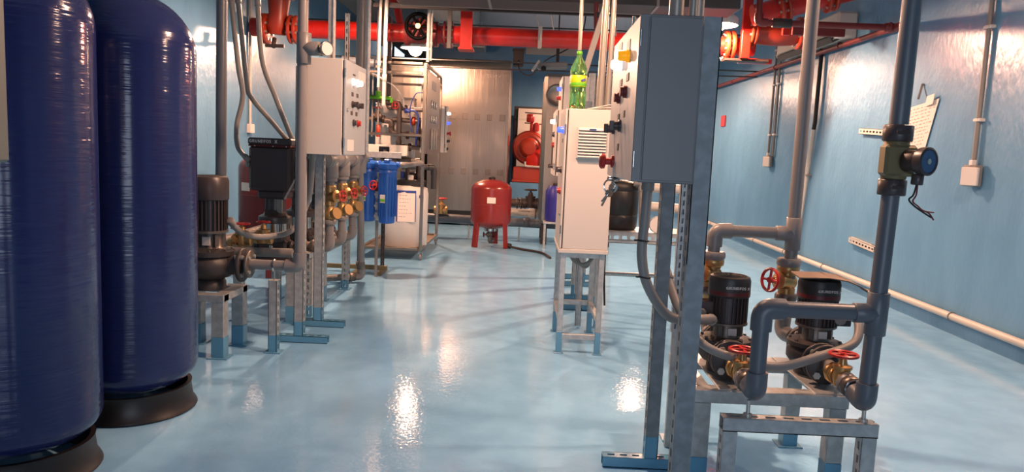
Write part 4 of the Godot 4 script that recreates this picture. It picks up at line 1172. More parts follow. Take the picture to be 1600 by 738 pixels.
# ======================================================== fire pump at the far end
func far_end() -> void:
	single("pump_plinth", box(st(), Vector3(0.43, 0.42, -16.9), Vector3(1.5, 0.84, 1.8), 0.02), M["wall paint"], "pale blue concrete plinth under the red fire pump", "plinth")
	var f := thing("fire_pump", "red fire pump set seen between the stainless tanks", "pump", Vector3(0.1, 0.845, -16.6))
	part(f, "skid", box(box(st(), Vector3(0.2, 1.02, -16.5), Vector3(1.1, 0.30, 0.9), 0.01), Vector3(0.2, 0.88, -16.5), Vector3(1.14, 0.06, 0.94), 0.004), M["valve orange"])
	part(f, "motor", turned(turned(st(), Vector3(-0.02, 1.60, -16.75), Vector3(0, 0, 1), [Vector2(0, -0.4), Vector2(0.36, -0.4), Vector2(0.38, 0.3), Vector2(0.34, 0.37), Vector2(0.31, 0.37), Vector2(0.31, 0.40), Vector2(0.26, 0.42), Vector2(0.26, 0.39), Vector2(0.22, 0.39), Vector2(0.22, 0.43), Vector2(0.20, 0.47), Vector2(0.12, 0.50), Vector2(0, 0.50)], 28), Vector3(-0.02, 1.60, -16.23), Vector3(0, 0, 1), [Vector2(0.15, 0), Vector2(0.15, 0.03), Vector2(0.11, 0.04), Vector2(0, 0.04)], 20), M["valve orange"])
	part(f, "casing", turned(st(), Vector3(0.18, 1.32, -16.3), Vector3(0, 0, 1), [Vector2(0, -0.2), Vector2(0.22, -0.2), Vector2(0.26, -0.08), Vector2(0.26, 0.04), Vector2(0.16, 0.10), Vector2(0, 0.10)], 24), M["fire red"])
	part(f, "suction_bend", tube(st(), bend([Vector3(0.42, 1.28, -16.25), Vector3(0.42, 1.5, -16.25), Vector3(0.42, 1.9, -16.5)], 0.2), 0.09, 14), M["fire red"])
	part(f, "air_filter", box(cyl(cyl(st(), Vector3(0.02, 1.95, -16.5), Vector3(0.02, 2.16, -16.5), 0.045, 12, 0.004), Vector3(-0.02, 2.16, -16.45), Vector3(-0.02, 2.34, -16.45), 0.09, 14, 0.02), Vector3(0.12, 2.06, -16.45), Vector3(0.12, 0.2, 0.1), 0.03), M["handle red"])
	part(f, "drain_line", tube(st(), bend([Vector3(0.28, 1.62, -16.0), Vector3(0.36, 1.55, -16.0), Vector3(0.34, 0.80, -15.95), Vector3(0.6, 0.79, -15.95)], 0.06), 0.022, 10), M["white conduit"])
	part(f, "oil_line", tube(st(), bend([Vector3(-0.1, 1.30, -16.0), Vector3(-0.1, 1.20, -16.0), Vector3(0.5, 1.19, -16.0)], 0.05), 0.022, 10), M["white conduit"])
	dial(f, Vector3(0.34, 1.78, -15.98), Vector3(0, 0, 1), 0.055)
	f.position += Vector3(0.10, 0, 0)
	var c := thing("fire_pump_cabinet", "white pump controller with a dark surround behind the red fire pump", "cabinet", Vector3(0.12, 0, -18.2))
	part(c, "back_box", box(st(), Vector3(0.16, 1.55, -18.3), Vector3(0.95, 2.1, 0.4), 0.01), M["dark duct"])
	part(c, "front_panel", box(st(), Vector3(0.08, 1.85, -18.07), Vector3(0.60, 1.4, 0.06), 0.008), M.cabinet)
	part(c, "handle", box(st(), Vector3(0.18, 1.95, -18.02), Vector3(0.10, 0.14, 0.05), 0.01), M["brown steel"])
	part(c, "plinth_base", box(st(), Vector3(0.16, 0.25, -18.3), Vector3(0.95, 0.5, 0.4), 0.006), M["dark duct"])
	var r := thing("sensing_line", "thin steel sensing pipes crossing in front of the white pump controller", "pipe", Vector3(0.35, 2.2, -17.4))
	for y in [2.42, 2.18]:
		part(r, "tube", cyl(st(), Vector3(-0.05, y, -17.4), Vector3(0.7, y - 0.03, -17.4), 0.015, 8), M["flange steel"])
	part(r, "gauge_body", cyl(st(), Vector3(0.18, 2.08, -17.4), Vector3(0.18, 2.08, -17.34), 0.06, 14, 0.006), M["brown steel"])
	part(r, "standpipe", cyl(st(), Vector3(0.68, 0.84, -17.4), Vector3(0.68, 2.45, -17.4), 0.03, 10), M["white conduit"])
	single("red_notice", box(st(), Vector3(-0.345, 1.72, -14.9), Vector3(0.012, 0.2, 0.3), 0.002), M["handle red"], "small red notice on the side of the large stainless tank", "sign")
	single("roof_vent_box", box(box(st(), Vector3(-0.22, 3.34, -14.9), Vector3(0.20, 0.30, 0.3), 0.01), Vector3(-0.22, 3.50, -14.9), Vector3(0.24, 0.03, 0.34), 0.004), M["brown steel"], "dark louvred box on top of the large stainless tank", "vent")
	# floodlight bracket over the column tank
	var g := thing("floodlight", "grey floodlight on an arm under the red pipe, above the column tank", "floodlight", Vector3(0.35, 2.85, -11.6))
	part(g, "housing", box(st(), Vector3(0.36, 2.84, -11.6), Vector3(0.46, 0.10, 0.2), 0.02, Basis(Vector3(0, 0, 1), 0.06)), M["conduit grey"])
	part(g, "visor", box(st(), Vector3(0.10, 2.82, -11.5), Vector3(0.03, 0.18, 0.2), 0.004, Basis(Vector3(0, 0, 1), -0.6)), M["white conduit"])
	part(g, "lens_hood", cyl(st(), Vector3(0.22, 2.78, -11.5), Vector3(0.22, 2.78, -11.44), 0.04, 14, 0.004), M.rubber)
	part(g, "hanger", box(st(), Vector3(0.43, 3.0, -11.6), Vector3(0.05, 0.26, 0.05), 0.003), M.rubber)
	part(g, "hanger_rod", cyl(st(), Vector3(0.43, 3.1, -11.6), Vector3(0.43, 4.40, -11.6), 0.01, 8), M.rubber)
	var k := thing("slack_cable", "slack black cable drooping beside the dark louvred box", "cable", Vector3(-0.1, 2.9, -14.2))
	part(k, "cable", tube(st(), curve([Vector3(-0.22, 3.28, -14.74), Vector3(-0.17, 3.05, -14.5), Vector3(0.05, 2.95, -14.1), Vector3(0.3, 3.2, -13.9), Vector3(0.9, 3.6, -13.8), Vector3(1.0, 4.38, -13.8)]), 0.012, 8), M.rubber)
	single("wall_louvre", grille(Vector3(0.55, 4.06, -18.93), 1.3, 0.22, 22), M["white conduit"], "pale ribbed ventilation grille high on the far wall", "grille")

func grille(c: Vector3, w: float, h: float, n: int) -> SurfaceTool:
	var s := st()
	box(s, c - Vector3(0, 0, 0.01), Vector3(w, h, 0.012))
	for i in n:
		box(s, c + Vector3(-w * 0.5 + w * (i + 0.5) / n, 0, 0.012), Vector3(w / n * 0.5, h, 0.03))
	return s

# ======================================================== overhead pipes, ducts and cables
func red_valve(called: String, label: String, c: Vector3, r: float) -> void:   # flanged check valve on a pipe along x
	var t := thing(called, label, "valve", c)
	part(t, "valve_body", turned(turned(st(), c - Vector3(0.30, 0, 0), Vector3(1, 0, 0), [Vector2(0, 0), Vector2(r * 1.0, 0), Vector2(r * 1.25, 0.1), Vector2(r * 1.35, 0.3), Vector2(r * 1.25, 0.5), Vector2(r, 0.6), Vector2(0, 0.6)], 24), c, Vector3(0, 1, 0.1), [Vector2(r * 0.9, 0), Vector2(r * 0.8, r * 1.6), Vector2(r * 1.1, r * 1.65), Vector2(r * 1.1, r * 1.9), Vector2(0, r * 1.95)], 20), M["valve orange"])
	for sx in [-1, 1]:
		for o in [0.28, 0.325]:
			flange(t, c + Vector3(sx * o, 0, 0), Vector3(1, 0, 0), r * 1.6, 0.035, M["valve orange"], 8, 0.018)

func overhead() -> void:
	# big red pipe right across the room
	var y := 2.96
	var z := -9.7
	var t := thing("fire_main", "big red pipe crossing the whole room under the ceiling", "pipe", Vector3(0, y, z))
	for e in [[-3.60, -3.44], [-3.0, -1.62], [-1.19, 2.5], [2.55, 2.86]]:
		part(t, "pipe", cyl(st(), Vector3(e[0], y, z), Vector3(e[1], y, z), 0.115, 28), M["fire red"])
	flange(t, Vector3(-1.10, y, z), Vector3(1, 0, 0), 0.17, 0.03, M["dull red"], 8, 0.014)
	flange(t, Vector3(-1.02, y, z), Vector3(1, 0, 0), 0.17, 0.03, M["dull red"], 8, 0.014)
	part(t, "hanger_strap", ring(st(), Vector3(-1.95, y, z), Vector3(1, 0, 0), 0.12, 0.012, 24, 4), M["conduit grey"])
	part(t, "hanger_strap", box(ring(st(), Vector3(0.12, y, z), Vector3(1, 0, 0), 0.12, 0.014, 24, 4), Vector3(0.12, y, z + 0.118), Vector3(0.05, 0.28, 0.014), 0.002), M["white conduit"])
	for x in [0.06, 0.24]:
		part(t, "hanger_link", beam(st(), Vector3(x, 3.35, z + 0.05), Vector3(x + 0.05, y + 0.1, z + 0.09), 0.03, 0.012), M["white conduit"])
		part(t, "hanger_clamp", box(st(), Vector3(x - 0.01, 3.37, z + 0.05), Vector3(0.12, 0.10, 0.08), 0.01), M["brown steel"])
	var h := thing("red_hanger", "square red steel hanger holding the big red pipe over the stainless tank", "bracket", Vector3(-0.81, 2.75, -9.5))
	part(h, "box_section", box(st(), Vector3(-0.815, 3.59, -9.53), Vector3(0.15, 1.62, 0.08), 0.006), M["fire red"])
	part(h, "foot_plate", box(st(), Vector3(-0.815, 2.77, -9.62), Vector3(0.19, 0.025, 0.30), 0.004), M["fire red"])
	# black handwheel valve
	var w := thing("handwheel_valve", "large valve with a black handwheel facing the camera beside the glaring lamp", "valve", Vector3(-1.4, 3.0, -9.6))
	part(w, "valve_body", turned(turned(st(), Vector3(-1.62, y, z), Vector3(1, 0, 0), [Vector2(0, 0), Vector2(0.15, 0), Vector2(0.16, 0.05), Vector2(0.13, 0.08), Vector2(0.13, 0.34), Vector2(0.16, 0.38), Vector2(0.16, 0.43), Vector2(0, 0.43)], 24), Vector3(-1.4, 3.0, z), Vector3(0, 0, 1), [Vector2(0.10, 0), Vector2(0.08, 0.18), Vector2(0.12, 0.19), Vector2(0.12, 0.22), Vector2(0.04, 0.24), Vector2(0.035, 0.36), Vector2(0, 0.36)], 18), M["dull red"])
	var hw := ring(st(), Vector3(-1.40, 3.0, -9.36), Vector3(0, 0, 1), 0.15, 0.024, 32, 8)
	for k in 6:
		var a := TAU * k / 6
		cyl(hw, Vector3(-1.40, 3.0, -9.36), Vector3(-1.40 + cos(a) * 0.145, 3.0 + sin(a) * 0.145, -9.36), 0.018, 8)
	part(w, "handwheel", hw, M["wheel black"], "black cast handwheel")
	part(w, "hub_nut", cyl(st(), Vector3(-1.40, 3.0, -9.37), Vector3(-1.40, 3.0, -9.33), 0.034, 6), M.brass)
	# valves at both ends of the main
	var lv := thing("left_fire_valve", "orange red flanged valve cluster high on the left wall", "valve", Vector3(-3.2, 3.0, -9.6))
	part(lv, "valve_body", turned(st(), Vector3(-3.24, 2.86, -9.6), Vector3(0.06, 1, 0.05), [Vector2(0, 0), Vector2(0.10, 0), Vector2(0.15, 0.10), Vector2(0.12, 0.26), Vector2(0.14, 0.44), Vector2(0.19, 0.45), Vector2(0.19, 0.50), Vector2(0.13, 0.51), Vector2(0.12, 1.0), Vector2(0, 1.0)], 24), M["valve orange"])
	for q in [[-3.42, 0.19], [-3.37, 0.19], [-3.06, 0.18], [-2.99, 0.18]]:
		flange(lv, Vector3(q[0], 2.93, -9.6), Vector3(1, 0, 0), q[1], 0.035, M["valve orange"], 8, 0.02)
	part(lv, "drain_cock", cyl(cyl(st(), Vector3(-3.24, 2.80, -9.5), Vector3(-3.24, 2.68, -9.45), 0.03, 10, 0.004), Vector3(-3.34, 2.70, -9.45), Vector3(-3.10, 2.70, -9.45), 0.022, 10), M["brown steel"])
	flange(t, Vector3(2.50, y, z), Vector3(1, 0, 0), 0.20, 0.045, M["valve orange"], 10, 0.016)
	flange(t, Vector3(2.57, y, z), Vector3(1, 0, 0), 0.20, 0.045, M["valve orange"], 10, 0.016)
	red_valve("fire_valve", "orange red flanged check valve right of the dark cabinet, under the ceiling", Vector3(3.08, 3.13, -9.55), 0.125)
	var rb := thing("red_bracket", "square red steel bracket hanging beside the round orange flange", "bracket", Vector3(2.68, 2.75, -9.45))
	part(rb, "box_section", box(st(), Vector3(2.68, 3.59, -9.45), Vector3(0.11, 1.62, 0.08), 0.005), M["fire red"])
	part(rb, "base_rail", box(st(), Vector3(2.72, 2.765, -9.55), Vector3(0.55, 0.03, 0.18), 0.004), M["brown steel"])
	part(rb, "cross_beam", box(st(), Vector3(2.90, 2.79, -9.75), Vector3(0.42, 0.06, 0.1), 0.004), M["fire red"])
	# second main that climbs to the upper right
	var m2 := thing("upper_main", "second big red pipe with flanges rising at the top right", "pipe", Vector3(3.3, 3.4, -9.2))
	part(m2, "pipe", cyl(st(), Vector3(2.62, 3.22, -9.0), Vector3(3.95, 3.62, -9.0), 0.125, 24), M["fire red"])
	for q in [0.22, 0.28, 0.62, 0.68]:
		var at := Vector3(2.62, 3.22, -9.0).lerp(Vector3(3.95, 3.62, -9.0), q)
		flange(m2, at, Vector3(1.33, 0.4, 0), 0.19, 0.035, M["valve orange"], 8, 0.018)
	part(m2, "gusset_plate", box(st(), Vector3(3.40, 3.08, -9.0), Vector3(0.62, 0.13, 0.05), 0.004), M["dull red"])
	part(m2, "gusset_web", box(st(), Vector3(3.0, 3.20, -8.95), Vector3(0.08, 0.4, 0.05), 0.004), M["fire red"])
	var tr := thing("thin_red_pipe", "thin red pipe dropping and turning along to the right wall", "pipe", Vector3(2.45, 3.0, -8.2))
	run(tr, [Vector3(2.43, 4.40, -8.2), Vector3(2.45, 3.0, -8.2), Vector3(3.90, 3.0, -8.2)], 0.034, M["dull red"], 1.35)
	collar(tr, Vector3(2.60, 3.0, -8.2), Vector3(2.80, 3.0, -8.2), 0.05, M["brown steel"], "sleeve")
	union_ring(tr, Vector3(3.86, 3.0, -8.2), Vector3(1, 0, 0), 0.04, M["dull red"])
	# grey duct, cable bars and their rods
	var du := thing("ceiling_duct", "dark grey duct across the top of the picture", "duct", Vector3(0.4, 3.05, -8.1))
	part(du, "duct_body", box(st(), Vector3(0.35, 3.45, -8.1), Vector3(3.6, 0.78, 0.5), 0.006), M["dark duct"])
	for x in [-0.45, 1.3]:
		part(du, "joint_strip", box(st(), Vector3(x, 3.45, -8.1), Vector3(0.03, 0.80, 0.52), 0.002), M["conduit grey"])
	part(du, "edge_angle", box(st(), Vector3(0.35, 3.075, -8.37), Vector3(3.6, 0.03, 0.03), 0.002), M["conduit grey"])
	var ba := thing("cable_bar", "dark steel bar with drop posts just behind the grey duct", "bar", Vector3(0, 3.2, -9.1))
	part(ba, "bar", box(st(), Vector3(0.2, 3.18, -9.05), Vector3(4.2, 0.06, 0.05), 0.003), M["dark duct"])
	for x in [-1.78, -0.98, 1.0]:
		part(ba, "drop_post", box(st(), Vector3(x, 2.98 if x < 0.5 else 3.08, -9.08), Vector3(0.05, 0.55 if x < 0.5 else 0.3, 0.04), 0.003), M["dark duct"])
	for x in [-1.78, 2.0]:
		part(ba, "hanger_rod", cyl(st(), Vector3(x, 3.2, -9.08), Vector3(x, 4.40, -9.08), 0.01, 8), M["dark duct"])
	for k in 3:
		single("wire_run", cyl(st(), Vector3(-3.66, [3.38, 3.02, 2.90][k], [-11.5, -13.0, -13.2][k]), Vector3(4.01, [3.40, 3.05, 2.98][k], [-11.5, -13.0, -13.2][k]), 0.012, 8), M["dark duct"], ["thin dark rod crossing above the big red pipe", "thin dark rod crossing just under the big red pipe", "lowest thin dark rod over the stainless tank"][k], "rod", "thin rods under the ceiling")
	# cable trays and ductwork beyond the main
	var ct := thing("cable_tray", "grey cable tray with cables running away under the ceiling on the left", "cable tray", Vector3(-2.6, 3.3, -11))
	part(ct, "tray", box(st(), Vector3(-2.6, 3.62, -12.5), Vector3(0.5, 0.05, 11.0), 0.003), M["dark duct"])
	for k in 4:
		part(ct, "cable", cyl(st(), Vector3(-2.78 + k * 0.11, 3.665, -18.0), Vector3(-2.78 + k * 0.11, 3.665, -7.0), 0.024, 8), [M.rubber, M["conduit grey"], M.rubber, M["hose blue"]][k])
	var bd := thing("branch_duct", "pale square duct running away beside the far wall window", "duct", Vector3(-1.6, 3.6, -15))
	part(bd, "duct_body", box(st(), Vector3(-1.4, 4.05, -14.0), Vector3(0.7, 0.44, 8.0), 0.01), M.galvanised)
	for k in 5:
		part(bd, "joint_flange", box(st(), Vector3(-1.4, 4.05, -10.6 - k * 1.6), Vector3(0.76, 0.50, 0.05), 0.004), M.galvanised)
	var rp := thing("curved_red_pipe", "red pipe bend rising left of the black handwheel", "pipe", Vector3(-1.8, 3.2, -10.2))
	part(rp, "pipe", tube(st(), bend([Vector3(-2.25, 3.55, -10.2), Vector3(-1.85, 3.50, -10.2), Vector3(-1.75, 3.05, -10.2)], 0.3, 10), 0.05, 14), M["fire red"])
	var bt := thing("dark_cross_pipe", "dark pipe crossing behind the left cream panel top", "pipe", Vector3(-2, 2.5, -9))
	part(bt, "pipe", cyl(st(), Vector3(-2.3, 2.52, -9.2), Vector3(-1.9, 2.50, -9.2), 0.06, 14), M["dark and shaded pvc"])
	part(bt, "pipe", cyl(st(), Vector3(-1.85, 2.50, -9.2), Vector3(-1.85, 4.40, -9.25), 0.03, 12), M["dark and shaded pvc"])
	# thin red pipe with black clamps behind the conduits over the white cabinet
	var rr := thing("red_drop_pipe", "thin red drop pipe with black clamps behind the bright conduits", "pipe", Vector3(0.62, 2.7, -8.6))
	part(rr, "pipe", cyl(st(), Vector3(0.68, 2.72, -7.8), Vector3(0.66, 3.06, -7.8), 0.026, 12), M["dull red"])
	for q in [2.78, 2.93]:
		part(rr, "clamp", box(st(), Vector3(0.71, q, -7.78), Vector3(0.09, 0.05, 0.05), 0.006), M.rubber)

# ======================================================== white and grey cabinets on the right of the aisle
func right_cabinets() -> void:
	# white cabinet on its stand
	var c := Vector3(0.46, 1.315, -5.80)
	var w := panel("white_cabinet", "tall white cabinet with a louvred vent and a green bottle on top", c, Vector3(0.36, 1.03, 0.76), -1.0, M.cabinet, M.cabinet, [
		["lamp", 1.68, -5.62, "lit blue"], ["plate", 1.60, -5.66, "brown steel", 0.03, 0.06], ["knob", 1.38, -5.62, "black"], ["button", 1.22, -5.62, "handle red"], ["lock", 1.05, -5.5, ""]])
	var v := part(w, "vent", box(st(), Vector3(0.482, 1.585, -5.415), Vector3(0.225, 0.225, 0.012), 0.003), M.cabinet)
	for i in 10:
		part(v, "louvre_slat", box(st(), Vector3(0.482, 1.488 + i * 0.0216, -5.402), Vector3(0.205, 0.011, 0.026), 0.003, Basis(Vector3.RIGHT, 0.35)), M.white)
	part(v, "filter_mesh", box(st(), Vector3(0.482, 1.585, -5.4085), Vector3(0.20, 0.21, 0.003)), M["brown steel"])
	part(v, "vent_badge", box(st(), Vector3(0.482, 1.683, -5.388), Vector3(0.05, 0.010, 0.004), 0.001), M["hose blue"])
	part(w, "sill", box(st(), Vector3(0.46, 0.785, -5.80), Vector3(0.37, 0.03, 0.77), 0.003), M.cabinet)
	var f := thing("cabinet_stand", "narrow galvanised stand on four legs under the white cabinet", "stand", Vector3(0.46, 0, -5.8))
	for x in [0.315, 0.605]:
		for z in [-5.455, -6.14]:
			leg(f, x, z, 0.74, 0.042, 0.17)
		part(f, "side_rail", box(st(), Vector3(x, 0.255, -5.80), Vector3(0.035, 0.035, 0.64), 0.002), M.galvanised)
		part(f, "top_rail", box(st(), Vector3(x, 0.752, -5.80), Vector3(0.043, 0.035, 0.74), 0.002), M.galvanised)
	for z in [-5.455, -6.14]:
		part(f, "cross_rail", box(st(), Vector3(0.46, 0.255 if z < -6 else 0.13, z), Vector3(0.25, 0.04, 0.03), 0.002), M.galvanised)
		part(f, "top_rail", box(st(), Vector3(0.46, 0.752, z), Vector3(0.25, 0.034, 0.042), 0.002), M.galvanised)
	part(f, "channel_post", channel(st(), Vector3(0.52, 0.02, -6.30), Vector3(0.52, 0.78, -6.30), Vector3(0, 0, 1), 0.05, 0.04, false), M.galvanised)
	flexible("cable_loop", [Vector3(0.36, 0.785, -5.6), Vector3(0.40, 0.70, -5.58), Vector3(0.47, 0.665, -5.58), Vector3(0.54, 0.70, -5.6), Vector3(0.56, 0.79, -5.62)], 0.014, M["conduit grey"], "grey cable loop under the white cabinet, the near one", "cable loops under the white cabinet")
	flexible("cable_loop", [Vector3(0.42, 0.785, -5.7), Vector3(0.45, 0.67, -5.68), Vector3(0.52, 0.64, -5.68), Vector3(0.57, 0.79, -5.7)], 0.014, M["conduit grey"], "grey cable loop under the white cabinet, the far one", "cable loops under the white cabinet")
	# green bottle
	var b := Vector3(0.368, 1.832, -5.56)
	var o := thing("green_bottle", "green plastic drink bottle with a yellow label standing on the white cabinet", "bottle", b)
	var pr := [Vector2(0, 0.004), Vector2(0.045, 0), Vector2(0.058, 0.012), Vector2(0.060, 0.05), Vector2(0.056, 0.08), Vector2(0.056, 0.14), Vector2(0.060, 0.16), Vector2(0.060, 0.25), Vector2(0.063, 0.27), Vector2(0.060, 0.30), Vector2(0.045, 0.34), Vector2(0.024, 0.375), Vector2(0.018, 0.39), Vector2(0.018, 0.405), Vector2(0, 0.405)]
	part(o, "bottle_body", lathe(st(), pr, Transform3D(Basis(), b), 32), M["bottle green"])
	for i in 5:
		var a := TAU * i / 5 + 0.3
		part(o, "foot_rib", beam(st(), b + Vector3(cos(a) * 0.056, 0.015, sin(a) * 0.056), b + Vector3(cos(a) * 0.057, 0.13, sin(a) * 0.057), 0.012, 0.010, 0.003), M["bottle green"])
	part(o, "label_band", lathe(st(), [Vector2(0.0605, 0.165), Vector2(0.062, 0.167), Vector2(0.062, 0.245), Vector2(0.0605, 0.247)], Transform3D(Basis(), b), 32), M["label yellow"])
	part(o, "label_print", lathe(st(), [Vector2(0.0622, 0.17), Vector2(0.0628, 0.172), Vector2(0.0628, 0.192), Vector2(0.0622, 0.194)], Transform3D(Basis(), b), 32), M.lime)
	part(o, "label_mark", box(st(), b + Vector3(0.034, 0.212, 0.053), Vector3(0.04, 0.016, 0.004), 0.001, Basis(Vector3(0, 0, 1), 0.4) * Basis(Vector3.UP, 0.55)), M["hose blue"])
	part(o, "bottle_cap", cyl(st(), b + Vector3(0, 0.398, 0), b + Vector3(0, 0.425, 0), 0.021, 16, 0.003), M.lime)
	var pp := thing("folded_paper", "folded white paper lying on the white cabinet beside the bottle", "paper", Vector3(0.54, 1.832, -5.55))
	part(pp, "fold", box(st(), Vector3(0.54, 1.846, -5.56), Vector3(0.20, 0.006, 0.15), 0.002, Basis(Vector3(0, 0, 1), 0.09)), M["print white"])
	part(pp, "fold", box(st(), Vector3(0.55, 1.860, -5.56), Vector3(0.17, 0.006, 0.13), 0.002, Basis(Vector3(0, 0, 1), 0.22)), M["print white"])
	# panels further along the aisle
	var g := panel("small_panel", "small white panel with a row of buttons beyond the white cabinet", Vector3(0.40, 1.60, -7.3), Vector3(0.26, 0.62, 0.72), -1.0, M.cabinet, M.cabinet, [
		["lamp", 1.80, -7.1, "lit white"], ["button", 1.68, -7.1, "black"], ["button", 1.58, -7.1, "handle red"], ["screen", 1.50, -7.35, "brown steel", 0.22, 0.10], ["knob", 1.38, -7.15, "black"], ["plate", 1.82, -7.4, "brown steel", 0.06, 0.1]])
	var g2 := panel("tall_panel", "tall beige panel with a lit blue lamp further along the aisle", Vector3(0.52, 1.95, -8.6), Vector3(0.30, 0.80, 0.7), -1.0, M.cabinet, M.cabinet, [
		["lamp", 2.22, -8.4, "lit blue"], ["lamp", 2.12, -8.4, "handle red"], ["knob", 1.8, -8.4, "black"]])
	var sf := thing("panel_frame", "pair of slotted uprights behind the small white panel", "frame", Vector3(0.57, 0, -7.3))
	for z in [-7.05, -7.55]:
		frame_upright(sf, 0.57, z, 2.0, Vector3(-1, 0, 0), 0.07, 0.36, 0.78)
	var sg := thing("panel_frame", "pair of slotted uprights behind the tall beige panel", "frame", Vector3(0.71, 0, -8.6))
	for z in [-8.35, -8.85]:
		frame_upright(sg, 0.71, z, 2.4, Vector3(-1, 0, 0), 0.07, 0.5, 0.92)
	# black square water tank on a perforated tray shelf
	var tb := Vector3(0.83, 0.86, -6.55)
	var k := thing("black_tank", "black plastic tank on the perforated shelf behind the white cabinet", "tank", tb)
	part(k, "tank_body", lathe(st(), [Vector2(0, 0), Vector2(0.17, 0), Vector2(0.185, 0.02), Vector2(0.19, 0.12), Vector2(0.184, 0.13), Vector2(0.19, 0.14), Vector2(0.19, 0.33), Vector2(0.184, 0.34), Vector2(0.19, 0.35), Vector2(0.18, 0.40), Vector2(0.15, 0.43), Vector2(0, 0.43)], Transform3D(Basis(), tb), 36), M["drum black"])
	part(k, "lid", cyl(st(), tb + Vector3(-0.05, 0.43, 0.05), tb + Vector3(-0.05, 0.455, 0.05), 0.06, 18, 0.005), M["flange steel"])
	var sh := thing("perforated_shelf", "perforated steel tray on legs under the black plastic tank", "shelf", Vector3(0.95, 0, -6.5))
	part(sh, "tray_front", channel(st(), Vector3(0.62, 0.81, -6.28), Vector3(1.5, 0.81, -6.28), Vector3(0, 0, 1), 0.10, 0.02, true, 0.07), M.galvanised)
	part(sh, "tray_front_lower_slots", channel(st(), Vector3(0.62, 0.775, -6.275), Vector3(1.5, 0.775, -6.275), Vector3(0, 0, 1), 0.03, 0.012, true, 0.07), M.galvanised)
	part(sh, "tray_floor", box(st(), Vector3(1.06, 0.852, -6.52), Vector3(0.9, 0.012, 0.5), 0.002), M.galvanised)
	for x in [0.68, 1.46]:
		for z in [-6.33, -6.72]:
			leg(sh, x, z, 0.846, 0.04, 0.2)
	part(sh, "low_rail", cyl(st(), Vector3(0.68, 0.42, -6.72), Vector3(1.46, 0.42, -6.72), 0.02, 10), M.galvanised)
	var tp := thing("tank_pipes", "pale pipes and a round gauge beside the black plastic tank", "pipework", Vector3(1.05, 0.9, -6.4))
	run(tp, [Vector3(1.0, 1.28, -6.4), Vector3(1.02, 1.28, -6.4), Vector3(1.04, 0.9, -6.4)], 0.026, M["conduit grey"])
	run(tp, [Vector3(1.05, 1.08, -6.4), Vector3(1.4, 1.07, -6.4)], 0.04, M["white conduit"])
	run(tp, [Vector3(1.05, 1.24, -6.45), Vector3(1.4, 1.235, -6.45)], 0.04, M["white conduit"])
	dial(tp, Vector3(1.16, 0.93, -6.30), Vector3(-0.2, 0.1, 1), 0.075)
	run(tp, [Vector3(1.22, 1.3, -6.4), Vector3(1.22, 0.87, -6.4)], 0.022, M.rubber)
	var hd := thing("hanging_cable", "thin dark cable hanging at the corner of the white cabinet stand", "cable", Vector3(0.67, 0.3, -5.75))
	part(hd, "cable", tube(st(), curve([Vector3(0.66, 0.80, -5.75), Vector3(0.665, 0.55, -5.75), Vector3(0.68, 0.32, -5.75)]), 0.008, 8), M.rubber)
	# keys in the lock
	var ky := thing("key_ring", "bunch of steel keys hanging in the lock at the corner of the dark cabinet", "keys", Vector3(0.37, 1.39, -3.55))
	part(ky, "lock_barrel", cyl(st(), Vector3(0.41, 1.395, -3.55), Vector3(0.36, 1.395, -3.54), 0.012, 10, 0.002), M.chrome)
	part(ky, "ring", ring(st(), Vector3(0.368, 1.36, -3.52), Vector3(0.5, 0.1, 1), 0.030, 0.004, 24, 6), M.chrome)
	part(ky, "key", beam(cyl(st(), Vector3(0.385, 1.355, -3.54), Vector3(0.389, 1.353, -3.53), 0.022, 12), Vector3(0.385, 1.35, -3.535), Vector3(0.335, 1.29, -3.50), 0.014, 0.004), M.chrome)
	part(ky, "key", beam(cyl(st(), Vector3(0.365, 1.33, -3.52), Vector3(0.369, 1.328, -3.51), 0.018, 12), Vector3(0.365, 1.33, -3.515), Vector3(0.335, 1.27, -3.50), 0.012, 0.004), M.chrome)
	ky.position += Vector3(0.025, 0.0, 0.12)
	# dark grey cabinet in the foreground
	var dk := panel("dark_cabinet", "large grey control cabinet with a lit yellow lamp, in the foreground", Vector3(0.52, 1.715, -3.20), Vector3(0.235, 0.62, 0.82), -1.0, M["panel blue grey"], M.cabinet, [
		["lamp", 1.905, -3.05, "lit yellow"], ["lamp", 1.895, -3.28, "lit white"],
		["plate", 1.945, -3.08, "print white", 0.05, 0.10], ["plate", 1.97, -3.35, "print white", 0.05, 0.12], ["plate", 1.92, -3.42, "print white", 0.05, 0.10],
		["plate", 1.82, -3.05, "brown steel", 0.032, 0.07], ["plate", 1.815, -3.26, "brown steel", 0.032, 0.07],
		["button", 1.765, -3.08, "dull red"], ["button", 1.755, -3.28, "dull red"],
		["plate", 1.675, -3.10, "brown steel", 0.028, 0.05], ["plate", 1.67, -3.28, "brown steel", 0.028, 0.05],
		["knob", 1.63, -3.20, "black"], ["knob", 1.625, -3.42, "black"],
		["plate", 1.54, -3.24, "brown steel", 0.03, 0.05], ["stop", 1.475, -3.38, "handle red"], ["plate", 1.43, -3.40, "print white", 0.05, 0.09]])
	part(dk, "door_edge", box(st(), Vector3(0.418, 1.715, -2.787), Vector3(0.034, 0.615, 0.006), 0.002), M["panel blue grey"])
	part(dk, "corner_trim", box(st(), Vector3(0.535, 1.715, -2.787), Vector3(0.19, 0.60, 0.006), 0.002), M["panel blue grey"], "raised grey side plate")
	for x in [0.42, 0.50]:
		part(dk, "lifting_stud", cyl(st(), Vector3(x, 2.02, -3.1), Vector3(x, 2.07, -3.1), 0.007, 8), M.chrome)
	var df := thing("panel_frame", "pair of slotted uprights with a blue floor foot under the dark cabinet", "frame", Vector3(0.67, 0, -3.15))
	frame_upright(df, 0.675, -2.86, 2.03, Vector3(-1, 0, 0), 0.072, 0.44, 0.84, M["galvanised dull"])
